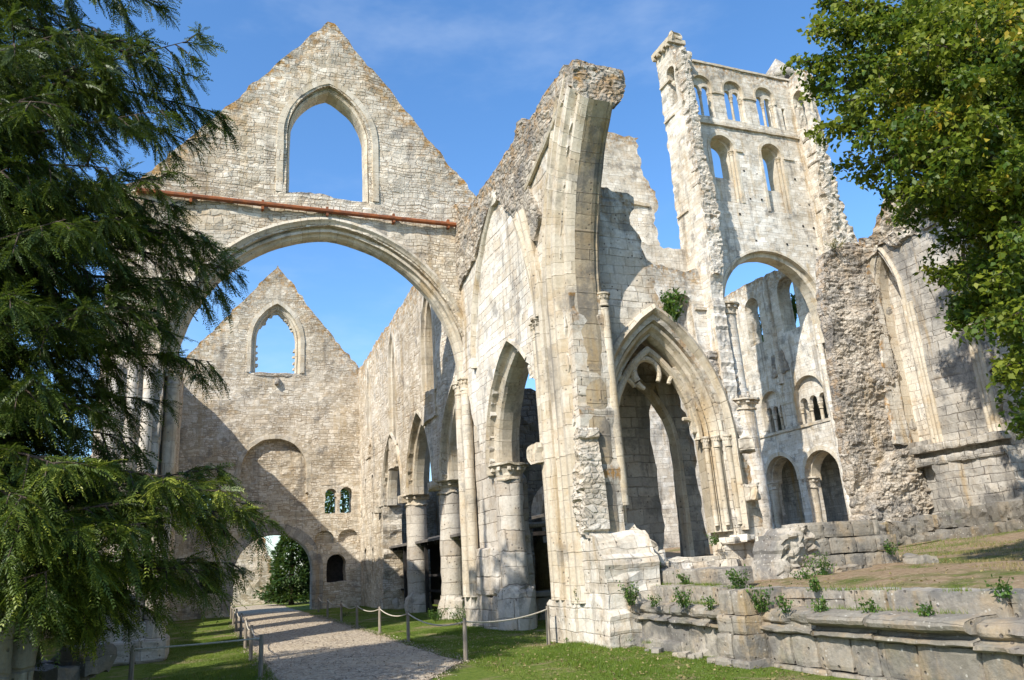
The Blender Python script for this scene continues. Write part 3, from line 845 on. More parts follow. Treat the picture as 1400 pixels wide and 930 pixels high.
for c, h in bays:
    b = MB()
    arch_sweep(b, FX(NX), c, h, 5.15, 3.05, [(0.42, 0.02), (0.41, -0.07), (0.30, -0.09), (0.26, 0.0), (0.24, 0.18), (0.16, 0.24), (0.10, 0.18), (0.03, 0.22), (0.0, 0.34), (0.0, 0.68), (0.12, 0.84), (0.27, 1.02)],
               5.13, 12, rough=0.012, seed=int(c))
    b.build('arch', M['dressed'], na)
for i, (c, hw, z, r, zb) in enumerate(wins):
    b = MB(); slab(b, FX(NX+0.55), arch_hole(c, hw+0.06, z, r+0.06, zb-0.1, 8), [], 0.3, 0.3, 0.03, 0.0, 0, 50+i)
    b.build('window_infill', M['greyash'], na)
    b = MB()
    arch_sweep(b, FX(NX), c, hw-0.04, z, r-0.05, [(0.26, 0.01), (0.25, -0.03), (0.02, -0.03), (0.0, 0.10), (-0.10, 0.15), (-0.10, 0.3), (-0.05, 0.56)], zb, 9, rough=0.015, seed=i)
    b.build('window_surround', M['dressed'], na)
    b = MB(); slab(b, FX(NX-0.10), [(c-hw-0.15, zb-1.1), (c+hw+0.15, zb-1.1), (c+hw+0.1, zb-0.1), (c+hw*0.2, zb+0.15), (c-hw-0.1, zb-0.05)], [], 0.5, 0.15, 0.05, 0.06, 0, 60+i)
    b.build('window_sill', M['gable'], na)
def nave_column(c, y, i):
    s = MB(); lathe(s, (c, y, 0), column_prof(0.47, 0.75, 4.75, 0.3), 22, 0.04, i*7)
    co = s.build('column', M['column'], na, True)
    capital(co, (c, y, 5.2), 0.47, 0.55, i)
    s = MB(); lathe(s, (c, y, 0), [(0.60, -0.2), (0.62, 0.3), (0.57, 0.62), (0.52, 0.70), (0.47, 0.82)], 14, 0.08, i*5)
    s.build('base', M['column'], co)
    s = MB()
    # shaft stump and broken springer facing the nave
    rock(s, (c-0.62, y+0.05, 5.0), (0.42, 0.5, 0.34), i, 0.18, 3)
    s.build('corbel', M['dressed'], co)
    s = MB(); slab(s, FX(NX+0.03), [(y-0.66, 5.15), (y+0.66, 5.15), (y+0.62, 5.6), (y-0.62, 5.6)], [], 0.9, 0.2, 0.02, 0.0, 0, 5)
    s.build('springer', M['dressed'], co)
for i, y in enumerate(ncols): nave_column(NX+0.5, y, i)

# aisle behind the arcade
b = MB(); slab(b, FX(13.2), [(25.4, -0.3), (47, -0.3), (47, 8.5), (40, 8.4), (33, 8.8), (26, 8.2), (25.4, 6.5)], [arch_hole(30, 0.6, 3.6, 0.9, 2.6), arch_hole(36, 0.6, 3.6, 0.9, 2.6)], 0.8, 0.4, 0.08, 0.12, 0.05, 401, stones=(0.6, 0.3, 0.05))
tag(b.build('aisle_wall', M['ashlar']), 'low pale aisle wall glimpsed behind the nave columns', 'wall')
ai = empty('aisle_shelter', (10.8, 35, 0), 'dark lean-to shelter roof standing behind the round nave columns', 'shelter')
b = MB()
for q in range(1):
    vs = [(8.75, 28.4, 3.05), (8.75, 42.2, 3.05), (13.1, 42.2, 3.75), (13.1, 28.4, 3.75)]
    vs += [(x, y, z-0.10) for x, y, z in vs]
    fs = [(0, 3, 2, 1), (4, 5, 6, 7), (0, 1, 5, 4), (1, 2, 6, 5), (2, 3, 7, 6), (3, 0, 4, 7)]
    b.add(vs, fs, [[(vs[i][0], vs[i][1]) for i in f] for f in fs])
b.build('roof', M['tin'], ai)
for y in np.arange(28.5, 42.3, 1.15):
    b = MB(); box(b, (8.85, y-0.05, 2.83), (13.0, y+0.05, 2.98)); b.build('rafter', M['black'], ai)
b = MB(); slab(b, FX(11.4), [(28.5, -0.1), (42.2, -0.1), (42.2, 3.2), (28.5, 3.2)], [], 0.1, 1.0, 0, 0)
b.build('back_boarding', M['black'], ai)
for y in (31.0, 34.0, 38.0, 42.0):
    b = MB(); box(b, (8.95, y-0.07, -0.1), (9.09, y+0.07, 3.0)); b.build('post', M['black'], ai)
for z in (0.85, 1.5):
    b = MB(); box(b, (9.3, 28.5, z), (9.4, 42, z+0.09)); b.build('rail', M['black'], ai)

# ============================================================ LEFT NAVE WALL + AISLE
nl = empty('south_arcade_wall', (-2.0, 36, 0), 'shaded left nave wall beyond the yew, running to the far gable', 'arcade wall')
b = MB()
slab(b, FX(-1.75, -1), [(25, -0.2), (25, 12.8), (30, 12.9), (36, 13.0), (42, 12.9), (47, 13.0), (47, -0.2)],
     [arch_hole(c, 2.0, 5.0, 2.9, -1, 8) for c in (28.5, 34.2, 40)], 1.0, 0.4, 0.05, 0.12, 0, 501, stones=(0.5, 0.26, 0.04))
b.build('wall', M['gable'], nl)
for y in (31.35, 37.1, 43.0):
    b = MB(); lathe(b, (-2.25, y, 0), column_prof(0.56, -0.1, 4.9), 18, 0.04, int(y)); b.build('column', M['column'], nl, True)
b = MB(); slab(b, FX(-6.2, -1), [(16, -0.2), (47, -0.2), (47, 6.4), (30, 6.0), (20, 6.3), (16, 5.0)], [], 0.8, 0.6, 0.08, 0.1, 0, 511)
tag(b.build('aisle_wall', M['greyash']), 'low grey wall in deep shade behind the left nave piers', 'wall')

# ============================================================ CHOIR WALL with the broken crossing arch (X = 8)
CX_ = 8.0
C8 = FX(CX_)
ch = empty('ruined_choir_wall', (CX_, 18, 0), 'white ruined wall ending in a broken arch that leans out against the sky', 'ruined wall')
b = MB()
F0, FH, FZ = 12.35, 3.55, 8.0       # broken arch: centre Y, half span, spring height
R_ = 7.8
FRISE = math.sqrt(R_**2-(R_-FH)**2)
def intr(z):                        # intrados Y at height z (springs at Y = 15.9)
    return 15.9-(R_-math.sqrt(max(0, R_**2-(z-FZ)**2)))
out = [(25.2, 7.6), (25.2, 14.8), (23.9, 14.45), (22.9, 13.75), (21.6, 13.75), (20.2, 13.65), (19.2, 13.75), (18.3, 13.9), (18.05, 14.2), (17.7, 14.15), (17.5, 13.7), (16.4, 13.8), (15.4, 13.85), (14.75, 13.85),
       (14.5, 13.4), (14.66, 12.85)]
out += [(intr(z)+0.36, z) for z in (12.2, 11.4, 10.6, 9.6, 8.6, 8.0)]+[(16.2, 4), (16.2, 0.0), (17.6, 0.0), (17.72, 4.2), (17.72, 4.7)]
a = arch_pts(20.05, 1.97, 4.75, 3.05, 12, 0.33)
out += a+[(22.4, 4.4), (24.2, 7.6)]
slab(b, C8, out, [], 1.0, 0.2, 0.035, 0.10, 0.0, 601, 1.0)
b.build('wall', M['ashlar'], ch)
# bare rubble core exposed above the vault line
b = MB()
out = [(25.0, 11.2), (25.0, 14.85), (23.9, 14.5), (22.9, 13.8), (21.6, 13.78), (20.2, 13.68), (19.2, 13.78), (18.3, 13.95), (18.05, 14.25), (17.7, 14.2), (17.5, 13.72), (16.4, 13.84), (15.4, 13.88), (14.72, 13.9),
       (14.6, 13.2), (15.5, 12.85), (16.8, 12.35), (17.6, 12.0), (17.0, 10.8), (17.4, 10.2), (18.6, 11.3), (19.6, 12.35), (20.2, 12.95), (20.6, 13.0), (21.3, 12.6), (22.5, 11.7)]
slab(b, FX(CX_-0.06), out, [], 0.3, 0.08, 0.04, 0.04, 0.0, 611, 0.8, stones=(0.30, 0.15, 0.055, 1), lich=0.9)
b.build('rubble_core', M['crest'], ch)
# wall rib (formeret) of the lost vault and its springers
b = MB()
arch_sweep(b, C8, 20.2, 2.85, 8.1, 4.75, [(0.16, 0.02), (0.15, -0.12), (0.06, -0.16), (0.0, -0.10), (-0.06, 0.02)], None, 16, halves='R', t0=0.0, t1=1.0, rough=0.01, seed=2)
arch_sweep(b, C8, 20.2, 2.85, 8.1, 4.75, [(0.16, 0.02), (0.15, -0.14), (0.02, -0.18), (-0.08, -0.10), (-0.12, 0.02)], 0.95, 16, halves='L', t0=0.0, t1=0.62, rough=0.01, seed=3)
b.build('vault_rib', M['dressed'], ch)
for k, (dy, dz) in enumerate(((0.0, 0.0), (0.5, 0.25))):
    P = [(CX_-0.06-0.09*t*(1-k*0.4), 17.45+dy*t+0.55*t*t, 8.05+3.3*t) for t in np.linspace(0, 1, 9)]
    b = MB(); tube(b, P, [0.17-0.05*t for t in np.linspace(0, 1, 9)], 8); b.build('vault_springer', M['dressed'], ch)
b = MB(); rock(b, (8.02, 20.25, 12.9), (0.3, 0.45, 0.4), 3, 0.2, 3); b.build('keystone', M['dressed'], ch)
# arch of the bay between the two crossing piers
b = MB()
AP = [(0.42, 0.02), (0.41, -0.06), (0.32, -0.08), (0.28, 0.02), (0.26, 0.16), (0.17, 0.24), (0.11, 0.18), (0.03, 0.24), (0.0, 0.34), (0.0, 0.66), (0.12, 0.84), (0.27, 1.02)]
arch_sweep(b, C8, 20.05, 1.97, 4.75, 3.05, AP, 4.5, 14, halves='R', rough=0.010, seed=4)
arch_sweep(b, C8, 20.05, 1.97, 4.75, 3.05, AP, None, 14, halves='L', t0=0.62, rough=0.010, seed=4)
b.build('arch', M['dressed'], ch)
for i, (y, z, s) in enumerate(((18.55, 6.9, 0.45), (18.35, 6.55, 0.5), (18.25, 6.2, 0.45), (18.5, 6.3, 0.35), (18.2, 5.9, 0.35))):
    b = MB(); rock(b, (8.45+0.1*i, y, z), (0.8, s, s*0.9), i+4, 0.18, 4, 0.2*i); b.build('broken_arch_stone', M['ashlar'], ch)
# round half column carrying the arch on the far side
s = MB(); lathe(s, (8.5, 22.0, 0), column_prof(0.41, 0.7, 4.35, 0.3), 18, 0.05, 3)
co = s.build('column', M['column'], ch, True)
capital(co, (8.5, 22.0, 4.78), 0.41, 0.5, 5)
s = MB(); lathe(s, (8.5, 22.0, 0), [(0.58, -0.2), (0.58, 0.5), (0.54, 1.0), (0.50, 1.1), (0.46, 1.2)], 14, 0.07, 3); s.build('base', M['column'], co)
# near pier: stepped, shafted mass whose mouldings run up into the broken arch
b = MB()
slab(b, FX(8.05), [(15.9, 0.85), (18.1, 0.85), (18.1, 8.2), (15.9, 8.2)], [], 0.9, 0.2, 0.03, 0.03, 0, 620)
b.build('pier', M['ashlar'], ch)
for (x, y, r, z1) in ((8.02, 17.95, 0.15, 8.0), (7.96, 17.62, 0.15, 8.0)):
    s = MB(); lathe(s, (x, y, 0), column_prof(r, 0.95, z1-0.4, 0.5), 12, 0.012, int(y*9)); q = s.build('shaft', M['dressed'], ch, True)
    capital(q, (x, y, z1+0.06), r, 0.46, 7)
s = MB(); rock(s, (8.0, 18.15, 4.55), (0.55, 0.62, 0.5), 5, 0.16, 4); s.build('broken_capital', M['dressed'], ch)
b = MB()
# fragment: path = jamb, then the arc up to the break; profile given as (outward, depth)
FP = [(1.36, 0.06), (1.32, -0.06), (1.20, -0.12), (1.12, -0.05), (1.00, -0.06), (0.94, -0.14), (0.82, -0.16), (0.76, -0.07), (0.66, -0.06), (0.60, -0.13), (0.46, -0.15), (0.38, -0.12), (0.34, -0.03),
      (0.27, 0.10), (0.20, 0.04), (0.10, 0.06), (0.04, 0.16), (0.0, 0.26)]
tmax = math.acos((R_-FH)/R_)
ttip = math.asin((12.72-FZ)/R_)/tmax
def frag(prof, zb, t1, seed, name, mat, t0=0.0):
    q = MB(); arch_sweep(q, C8, F0, FH, FZ, FRISE, prof, zb, 22, t0=t0, t1=t1, halves='R', rough=0.012, seed=seed)
    return q.build(name, mat, ch)
frag(FP, 0.9, ttip, 9, 'arch_moulding', M['dressed'])
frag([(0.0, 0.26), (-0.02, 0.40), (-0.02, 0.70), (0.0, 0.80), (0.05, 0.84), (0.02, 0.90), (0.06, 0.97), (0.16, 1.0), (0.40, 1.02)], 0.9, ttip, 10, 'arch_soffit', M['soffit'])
# broken end of the arch and the masonry above its soffit
b = MB()
fr_end = FY(14.52)
slab(b, fr_end, [(8.05, 12.72), (9.05, 12.72), (9.30, 13.0), (9.40, 13.3), (9.48, 13.6), (9.42, 13.84), (8.0, 13.9), (7.98, 13.3)], [], 0.35, 0.06, 0.03, 0.03, 0, 640, stones=(0.22, 0.14, 0.06, 1), lich=1)
b.build('broken_end', M['crest'], ch)
b = MB()
P = [(7.92, 15.05, 13.05), (7.92, 16.2, 12.55), (7.93, 17.75, 11.95)]
tube(b, P, 0.08, 6)
b.build('drip_mould', M['dressed'], ch)
# corner shaft beside the window wall
s = MB(); lathe(s, (9.02, 15.98, 0), column_prof(0.13, 3.0, 7.85, 0.5), 12, 0.01, 2); q = s.build('shaft', M['dressed'], ch, True)
capital(q, (9.02, 15.98, 8.25), 0.13, 0.36, 9)
# plinth and the torn lower face
b = MB()
slab(b, FX(7.86), [(16.7, -0.2), (18.25, -0.2), (18.25, 0.86), (18.1, 0.95), (16.7, 0.95)], [], 0.5, 0.15, 0.03, 0.03, 0, 650)
slab(b, FX(7.96), [(15.2, -0.1), (17.2, -0.1), (17.2, 2.0), (16.2, 2.6), (15.6, 2.3), (15.2, 1.7)], [], 1.4, 0.15, 0.05, 0.08, 0, 651, stones=(0.5, 0.33, 0.03))
b.build('pier_plinth', M['ashlar'], ch)
b = MB()
slab(b, FX(7.93), [(15.75, 2.3), (16.2, 2.45), (16.33, 3.0), (16.22, 3.5), (16.08, 4.0), (15.98, 4.6), (15.8, 4.8), (15.75, 4)], [], 0.5, 0.045, 0.05, 0.06, 0, 652, stones=(0.30, 0.16, 0.09, 1))
b.build('torn_masonry', M['whitecore'], ch)
# cross wall of the aisle and a dark inner column seen through the bay
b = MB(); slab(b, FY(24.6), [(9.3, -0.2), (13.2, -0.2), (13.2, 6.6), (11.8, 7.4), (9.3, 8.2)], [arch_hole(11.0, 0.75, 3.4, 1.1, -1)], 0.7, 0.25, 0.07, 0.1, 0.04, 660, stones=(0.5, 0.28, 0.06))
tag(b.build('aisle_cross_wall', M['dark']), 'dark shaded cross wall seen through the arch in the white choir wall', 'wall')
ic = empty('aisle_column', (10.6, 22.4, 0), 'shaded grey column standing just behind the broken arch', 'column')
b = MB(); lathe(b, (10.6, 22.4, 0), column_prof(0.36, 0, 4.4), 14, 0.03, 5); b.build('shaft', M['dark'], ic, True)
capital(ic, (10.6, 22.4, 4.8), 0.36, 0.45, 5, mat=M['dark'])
bn = empty('stone_bench', (11.2, 24.3, 0), 'long stone ledge at the foot of the dark cross wall, seen through the arch', 'ledge')
b = MB(); slab(b, FY(24.15), [(9.3, -0.1), (13.2, -0.1), (13.2, 0.75), (9.3, 0.75)], [], 0.45, 0.25, 0.03, 0.04, 0, 6); b.build('support', M['low'], bn)
b = MB(); rock(b, (11.25, 24.35, 0.83), (4.0, 0.6, 0.16), 4, 0.1, 8); b.build('top', M['low'], bn)
bm = empty('timber_beam', (11.2, 24.45, 3), 'old wooden beam fixed across the dark cross wall behind the arch', 'beam')
b = MB(); tube(b, [(9.4, 24.45, 3.05), (13, 24.45, 3.05)], 0.09, 6); b.build('beam', M['wood'], bm)
for x in (9.9, 11.1, 12.3):
    b = MB(); box(b, (x-0.05, 24.4, 2.6), (x+0.05, 24.56, 3.0)); b.build('bracket', M['wood'], bm)

# ============================================================ WINDOW WALL with tracery (faces the viewer)
TY = 16.45
TW = FY(TY)
tw = empty('traceried_window_wall', (11.5, TY, 1.2), 'pale wall fragment right of the leaning arch holding a big pointed window with broken tracery', 'ruined wall')
WC, WHW, WZS, WH = 10.73, 1.41, 4.67, 2.77
b = MB()
hood = arch_pts(WC, WHW, WZS, WH, 12, 0.60)
right = [p for p in hood if p[0] >= WC-0.01]
out = [(8.65, 0.96), (13.49, 0.96), (13.49, 1.62), (13.25, 2.09), (13.27, 2.84), (13.11, 3.4), (13.02, 4.06), (12.95, 4.63)]
out += [(x+0.12, z) for x, z in right[::-1][1:-3]]+[(11.23, 8.1), (11.02, 8.34), (10.92, 8.86), (10.9, 9.42), (10.62, 9.89), (10.51, 10.36), (10.45, 10.92), (10.57, 11.16), (10.39, 11.49), (9.78, 11.58), (8.65, 11.63)]
slab(b, TW, out, [arch_hole(WC, WHW+0.30, WZS, WH+0.36, 1.72, 12)], 1.1, 0.17, 0.04, 0.10, 0.0, 701, 1.0, stones=(0.5, 0.26, 0.02))
b.build('wall', M['ashlar'], tw)
b = MB()
arch_sweep(b, TW, WC, WHW, WZS, WH, [(0.66, 0.02), (0.65, -0.14), (0.54, -0.20), (0.46, -0.10), (0.42, 0.0), (0.40, 0.08), (0.31, 0.16), (0.25, 0.08), (0.18, 0.10), (0.14, 0.24), (0.07, 0.30), (0.02, 0.24), (0.0, 0.40), (0.0, 0.5), (0.2, 1.12)],
           2.3, 14, rough=0.012, seed=11, zbr=2.3)
b.build('window_surround', M['dressed'], tw)
b = MB()
# what is left of the tracery: inner pointed head, an oculus and broken cusps
TF = FY(TY+0.42)
barp = [(0.10, 0.0), (0.05, -0.07), (-0.05, -0.07), (-0.10, 0.0), (-0.10, 0.14), (0.10, 0.14), (0.10, 0.0)]
arch_sweep(b, TF, WC, WHW-0.12, WZS, WH-0.35, barp, None, 14, halves='L', t0=0.0, rough=0.01, seed=1)
arch_sweep(b, TF, WC, WHW-0.12, WZS, WH-0.35, barp, None, 14, halves='R', t0=0.0, rough=0.01, seed=1)
def arcbar(cx, cz, r, a0, a1, n=10, th=0.08):
    pts = [(cx+r*math.cos(rad(a0+(a1-a0)*i/n)), TY+0.45, cz+r*math.sin(rad(a0+(a1-a0)*i/n))) for i in range(n+1)]
    q = MB(); tube(q, pts, [th*(1-0.45*(i/n)) for i in range(n+1)], 8); q.build('tracery_bar', M['dressed'], tw)
arcbar(10.62, 6.46, 0.39, 215, -35, 14, 0.11)
arcbar(10.62, 6.46, 0.43, 220, 255, 6, 0.10)
arcbar(9.85, 5.94, 0.38, 150, 20, 9, 0.10)
arcbar(9.63, 5.38, 0.28, 110, 260, 9, 0.09)
arcbar(11.64, 6.08, 0.39, 40, 165, 9, 0.10)
arcbar(11.86, 5.24, 0.34, 65, -100, 10, 0.11)
arcbar(11.61, 4.81, 0.43, 0, 95, 9, 0.09)
b.build('tracery', M['dressed'], tw)
b = MB()
slab(b, FY(TY+0.38), [(11.8, 4.96), (12.09, 4.81), (12.07, 5.57), (11.86, 6.32), (11.54, 6.69), (11.37, 6.6), (11.67, 6.22), (11.8, 5.66)], [], 0.16, 0.07, 0.02, 0.02, 0, 5)
b.build('tracery_plate', M['dressed'], tw)
for i, (x, y) in enumerate(((9.24, TY+0.05), (9.42, TY+0.3), (12.08, TY+0.3), (12.25, TY+0.08), (12.55, TY-0.02))):
    s = MB(); lathe(s, (x, y, 0), column_prof(0.075, 2.25 if i < 2 else 2.45, 4.42, 0.4), 10); q = s.build('shaft', M['dressed'], tw, True)
    capital(q, (x, y, 4.74), 0.085, 0.32, i)
b = MB()
slab(b, FY(TY-0.10), [(11.94, 0.96), (13.54, 0.96), (13.49, 1.9), (12.78, 2.04), (11.98, 1.99)], [], 0.4, 0.12, 0.03, 0.05, 0, 720, stones=(0.6, 0.4, 0.02))
slab(b, FY(TY-0.06), [(9.02, 0.96), (11.94, 0.96), (11.75, 1.57), (10.34, 1.62), (9.96, 1.99), (9.59, 2.32), (9.02, 2.65)], [], 0.4, 0.12, 0.06, 0.10, 0, 721, stones=(0.5, 0.33, 0.06))
b.build('window_base', M['ashlar'], tw)
b = MB()
for i, (x, z, sx, sz) in enumerate(((9.31, 2.18, 0.5, 0.35), (9.63, 2.04, 0.4, 0.3), (9.87, 1.76, 0.45, 0.35), (10.2, 1.52, 0.4, 0.3), (12.13, 2.07, 0.4, 0.16), (12.5, 2.11, 0.5, 0.16), (13.07, 2.04, 0.5, 0.2), (12.03, 1.38, 0.35, 0.5), (12.92, 3.22, 0.4, 0.4), (12.97, 4.44, 0.3, 0.35))):
    b = MB(); rock(b, (x, TY-0.12, z), (sx, 0.45, sz), i+30, 0.2, 4, 0.1*i); b.build('fallen_block', M['ashlar'], tw)
# inner wall of the chapel behind, with its own pointed opening and the dark left jamb
cw = empty('inner_chapel_wall', (11.3, 19.0, 0.5), 'shaded inner wall with a narrow pointed opening, seen through the traceried window', 'ruined wall')
b = MB()
slab(b, FY(19.0), [(9.1, 0.5), (13.3, 0.5), (13.3, 5.0), (13.0, 6.2), (12.6, 7.8), (11.4, 8.6), (9.1, 9.0)],
     [[(11.74, 1.5), (11.95, 2.6), (11.88, 3.4), (11.93, 4.2), (11.80, 5.0), (11.84, 5.8), (12.02, 6.3), (12.17, 6.66), (12.34, 6.1), (12.56, 5.4), (12.62, 4.2), (12.54, 2.5), (12.5, 1.5)]], 0.22, 0.2, 0.05, 0.08, 0.03, 731, 1.0, stones=(0.5, 0.26, 0.03))
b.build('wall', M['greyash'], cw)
b = MB(); arch_sweep(b, FY(18.98), 11.25, 1.22, 4.6, 2.15, [(0.30, 0.02), (0.28, -0.10), (0.10, -0.16), (0.0, 0.02)], 1.5, 10, rough=0.01); b.build('arch', M['dressed'], cw)
b = MB(); slab(b, FX(9.7, -1), [(17.5, 0.5), (19.0, 0.5), (19.0, 8.4), (17.5, 7.6)], [], 0.8, 0.25, 0.04, 0.03, 0, 735, stones=(0.5, 0.26, 0.03)); b.build('side_wall', M['greyash'], cw)
b = MB()
P = [[(x, y, 7.75-1.2*((x-10.9)/2.2)**2-0.3*((y-18.2)/0.8)**2) for x in np.linspace(9.0, 13.0, 9)] for y in np.linspace(17.5, 19.0, 5)]
ring_sweep(b, P, [0, .4, .75, 1.1, 1.5]); ring_sweep(b, [[(x, y, z+0.35) for x, y, z in r][::-1] for r in P], [0, .4, .75, 1.1, 1.5])
b.build('vault', M['greyash'], cw)

# ============================================================ GREAT CHURCH behind: transept remnants
tp = empty('transept_wall_stump', (26, 42, 2), 'tall square-topped stump of lit wall with orange lichen rising behind the leaning arch', 'ruined wall')
b = MB()
slab(b, FY(42), [(22.5, 2), (29.2, 2), (28.8, 20), (28.6, 24.6), (29.0, 26.0), (28.9, 26.8), (28.5, 27.0), (28.4, 27.5), (28.0, 27.9), (27.9, 28.6), (27.75, 30.0), (28.0, 31.0), (22.5, 31.1)], [arch_hole(24.9, 1.5, 21.6, 1.5, 19.5)], 1.4, 0.4, 0.06, 0.18, 0, 801)
b.build('wall', M['ashlar'], tp)
b = MB(); slab(b, FY(42.3), arch_hole(24.9, 1.55, 21.6, 1.55, 19.4), [], 0.4, 0.4, 0.03, 0, 0, 3); b.build('blocked_arch', M['ashlar'], tp)
b = MB(); slab(b, FY(41.85), [(25.2, 25.5), (28.2, 25.45), (28.2, 25.7), (25.2, 25.75)], [], 0.3, 0.3, 0.01, 0.02, 0, 4); b.build('string_course', M['dressed'], tp)
tl = empty('transept_low_wall', (27, 39.4, 2), 'low weathered wall with one small round-headed window between the leaning arch and the tower', 'ruined wall')
b = MB()
slab(b, FY(39.4), [(18, 1), (31.2, 1), (31.2, 19.6), (29, 19.7), (26.2, 19.9), (25.2, 20.4), (18, 20.6)], [arch_hole(28.05, 0.78, 17.2, 0.78, 14.2)], 0.9, 0.32, 0.06, 0.15, 0.02, 811, 1.0, stones=(0.55, 0.3, 0.03))
b.build('wall', M['ashlar'], tl)
b = MB(); slab(b, FY(40.25), arch_hole(28.05, 0.85, 17.2, 0.85, 14.1), [], 0.2, 0.4, 0.02, 0, 0, 5); b.build('window_infill', M['greyash'], tl)
b = MB(); slab(b, FY(39.2), [(28.95, 16.9), (31.2, 16.9), (31.2, 17.08), (28.95, 17.08)], [], 0.3, 0.3, 0.01, 0.01, 0, 6); b.build('string_course', M['dressed'], tl)
b = MB(); slab(b, FY(39.25), [(25.6, 17.1), (27.2, 17.1), (27.2, 17.25), (25.6, 17.25)], [], 0.3, 0.3, 0.01, 0.01, 0, 6); b.build('string_course', M['dressed'], tl)
b = MB()
slab(b, FY(40.6), [(24, 18), (31, 18), (31, 22.6), (30.2, 22.0), (29.6, 21.75), (26, 21.8), (24, 21.8)], [], 0.9, 0.4, 0.08, 0.15, 0, 815); b.build('upper_wall', M['ashlar'], tl)
b = MB()      # sprung vault stumps of the aisle against the wall
slab(b, FY(38.9), [(28.6, 9.8), (29.6, 9.5), (31.2, 9.6), (31.8, 10.9), (31.4, 12.6), (30.6, 13.9), (29.4, 14.0), (28.4, 13.2), (29.2, 11.8)], [], 0.6, 0.14, 0.1, 0.12, 0, 816, stones=(0.5, 0.25, 0.2, 1))
b.build('vault_stump', M['core'], tl)
b = MB(); arch_sweep(b, FY(38.8), 26.4, 3.2, 9.8, 4.6, [(0.25, 0.3), (0.24, -0.05), (0.0, -0.1), (-0.06, 0.3)], None, 10, halves='R', t1=0.75, rough=0.02); b.build('vault_rib', M['dressed'], tl)

# ============================================================ LANTERN TOWER
LY = 40.0
L_ = FY(LY)
tow = empty('lantern_tower', (36.5, LY, 2), 'tall broken white church tower with round-arched windows, open gallery and a great round arch below', 'tower')
b = MB()
GA = (36.25, 4.12, 17.5, 4.12)
gal = [(32.75, 0.85), (35.55, 0.87), (38.5, 0.87)]
out = [(30.8, 1.5), (42.6, 1.5), (42.6, 17.0), (43.4, 17.5), (44.2, 20.5), (44.6, 22.2), (43.6, 23.0), (43.1, 25.0), (43.0, 27.5), (43.0, 30.0), (42.8, 31.8), (30.8, 31.8)]
holes = [arch_hole(GA[0], GA[1]+0.35, GA[2], GA[3]+0.35, 0, 18), arch_hole(33.75, 1.1, 29.9, 1.1, 25.6, 10), arch_hole(38.2, 0.98, 30.0, 0.98, 25.2, 10)]
slab(b, L_, out, holes, 1.5, 0.30, 0.05, 0.10, 0.0, 901, 1.0, stones=(0.52, 0.27, 0.02), lich=0.4)
b.build('wall', M['ashlar'], tow)
b = MB()
out = [(30.8, 31.82), (42.7, 31.82), (42.4, 36.4), (41, 36.9), (38, 36.95), (32.4, 37.05), (31.6, 37.6), (30.8, 37.6)]
slab(b, L_, out, [arch_hole(40.15, 0.16, 34.2, 0.16, 32.4, 4)]+[arch_hole(c, h, 35.02, h, 32.45, 8) for c, h in gal], 0.65, 0.25, 0.05, 0.06, 0.0, 902, 1.0, stones=(0.52, 0.27, 0.02), lich=1)
b.build('gallery_wall', M['ashlar'], tow)
b = MB()
arch_sweep(b, L_, *GA, [(0.55, 0.02), (0.53, -0.06), (0.36, -0.06), (0.34, 0.28), (0.02, 0.30), (0.0, 0.34), (0.0, 1.2), (0.36, 1.52)], 15.5, 18, rough=0.012); b.build('great_arch', M['dressed'], tow)
for c, h, t, zb in ((33.75, 1.1, 29.9, 25.6), (38.2, 0.98, 30.0, 25.2)):
    b = MB(); arch_sweep(b, L_, c, h-0.04, t, h-0.04, [(0.26, 0.01), (0.25, -0.04), (0.0, -0.04), (0.0, 0.5), (-0.16, 0.52), (-0.16, 1.5)], zb, 10, rough=0.01); q = b.build('window_surround', M['dressed'], tow)
    b = MB(); slab(b, FY(LY+0.45), [(c-h, zb-0.1), (c+h, zb-0.1), (c+h, zb+1.95), (c-h, zb+2.15)], [], 0.9, 0.3, 0.05, 0.08, 0, int(c)); b.build('window_sill', M['ashlar'], q)
    b = MB(); lathe(b, (c+h-0.16, LY+0.28, 0), column_prof(0.13, zb, t-0.35), 10); b2 = b.build('shaft', M['dressed'], q, True); capital(b2, (c+h-0.16, LY+0.28, t), 0.14, 0.4, 3)
for c, h in gal:
    b = MB(); arch_sweep(b, L_, c, h-0.03, 35.02, h-0.03, [(0.20, 0.01), (0.19, -0.07), (0.02, -0.07), (0.0, 0.22)], 34.5, 9, rough=0.01); q = b.build('gallery_arch', M['dressed'], tow)
    b = MB(); slab(b, FY(LY+0.22), [(c-h-0.05, 34.62), (c+h+0.05, 34.62)]+[(x, z) for x, z in arch_pts(c, h+0.04, 35.02, h+0.04, 8)[::-1]],
                   [arch_hole(c-0.40, 0.29, 34.85, 0.29, 34, 6), arch_hole(c+0.40, 0.29, 34.85, 0.29, 34, 6)], 0.25, 0.2, 0.01, 0, 0, 6); b.build('tympanum', M['ashlar'], q)
    b = MB(); lathe(b, (c, LY+0.34, 0), column_prof(0.10, 32.4, 34.2, 0.4), 10); b2 = b.build('column', M['dressed'], q, True); capital(b2, (c, LY+0.34, 34.66), 0.11, 0.45, 4)
    for s in (-1, 1):
        b = MB(); lathe(b, (c+s*(h-0.02), LY+0.34, 0), column_prof(0.11, 32.4, 34.2, 0.4), 8); b2 = b.build('column', M['dressed'], q, True); capital(b2, (c+s*(h-0.02), LY+0.34, 34.66), 0.12, 0.45, 4)
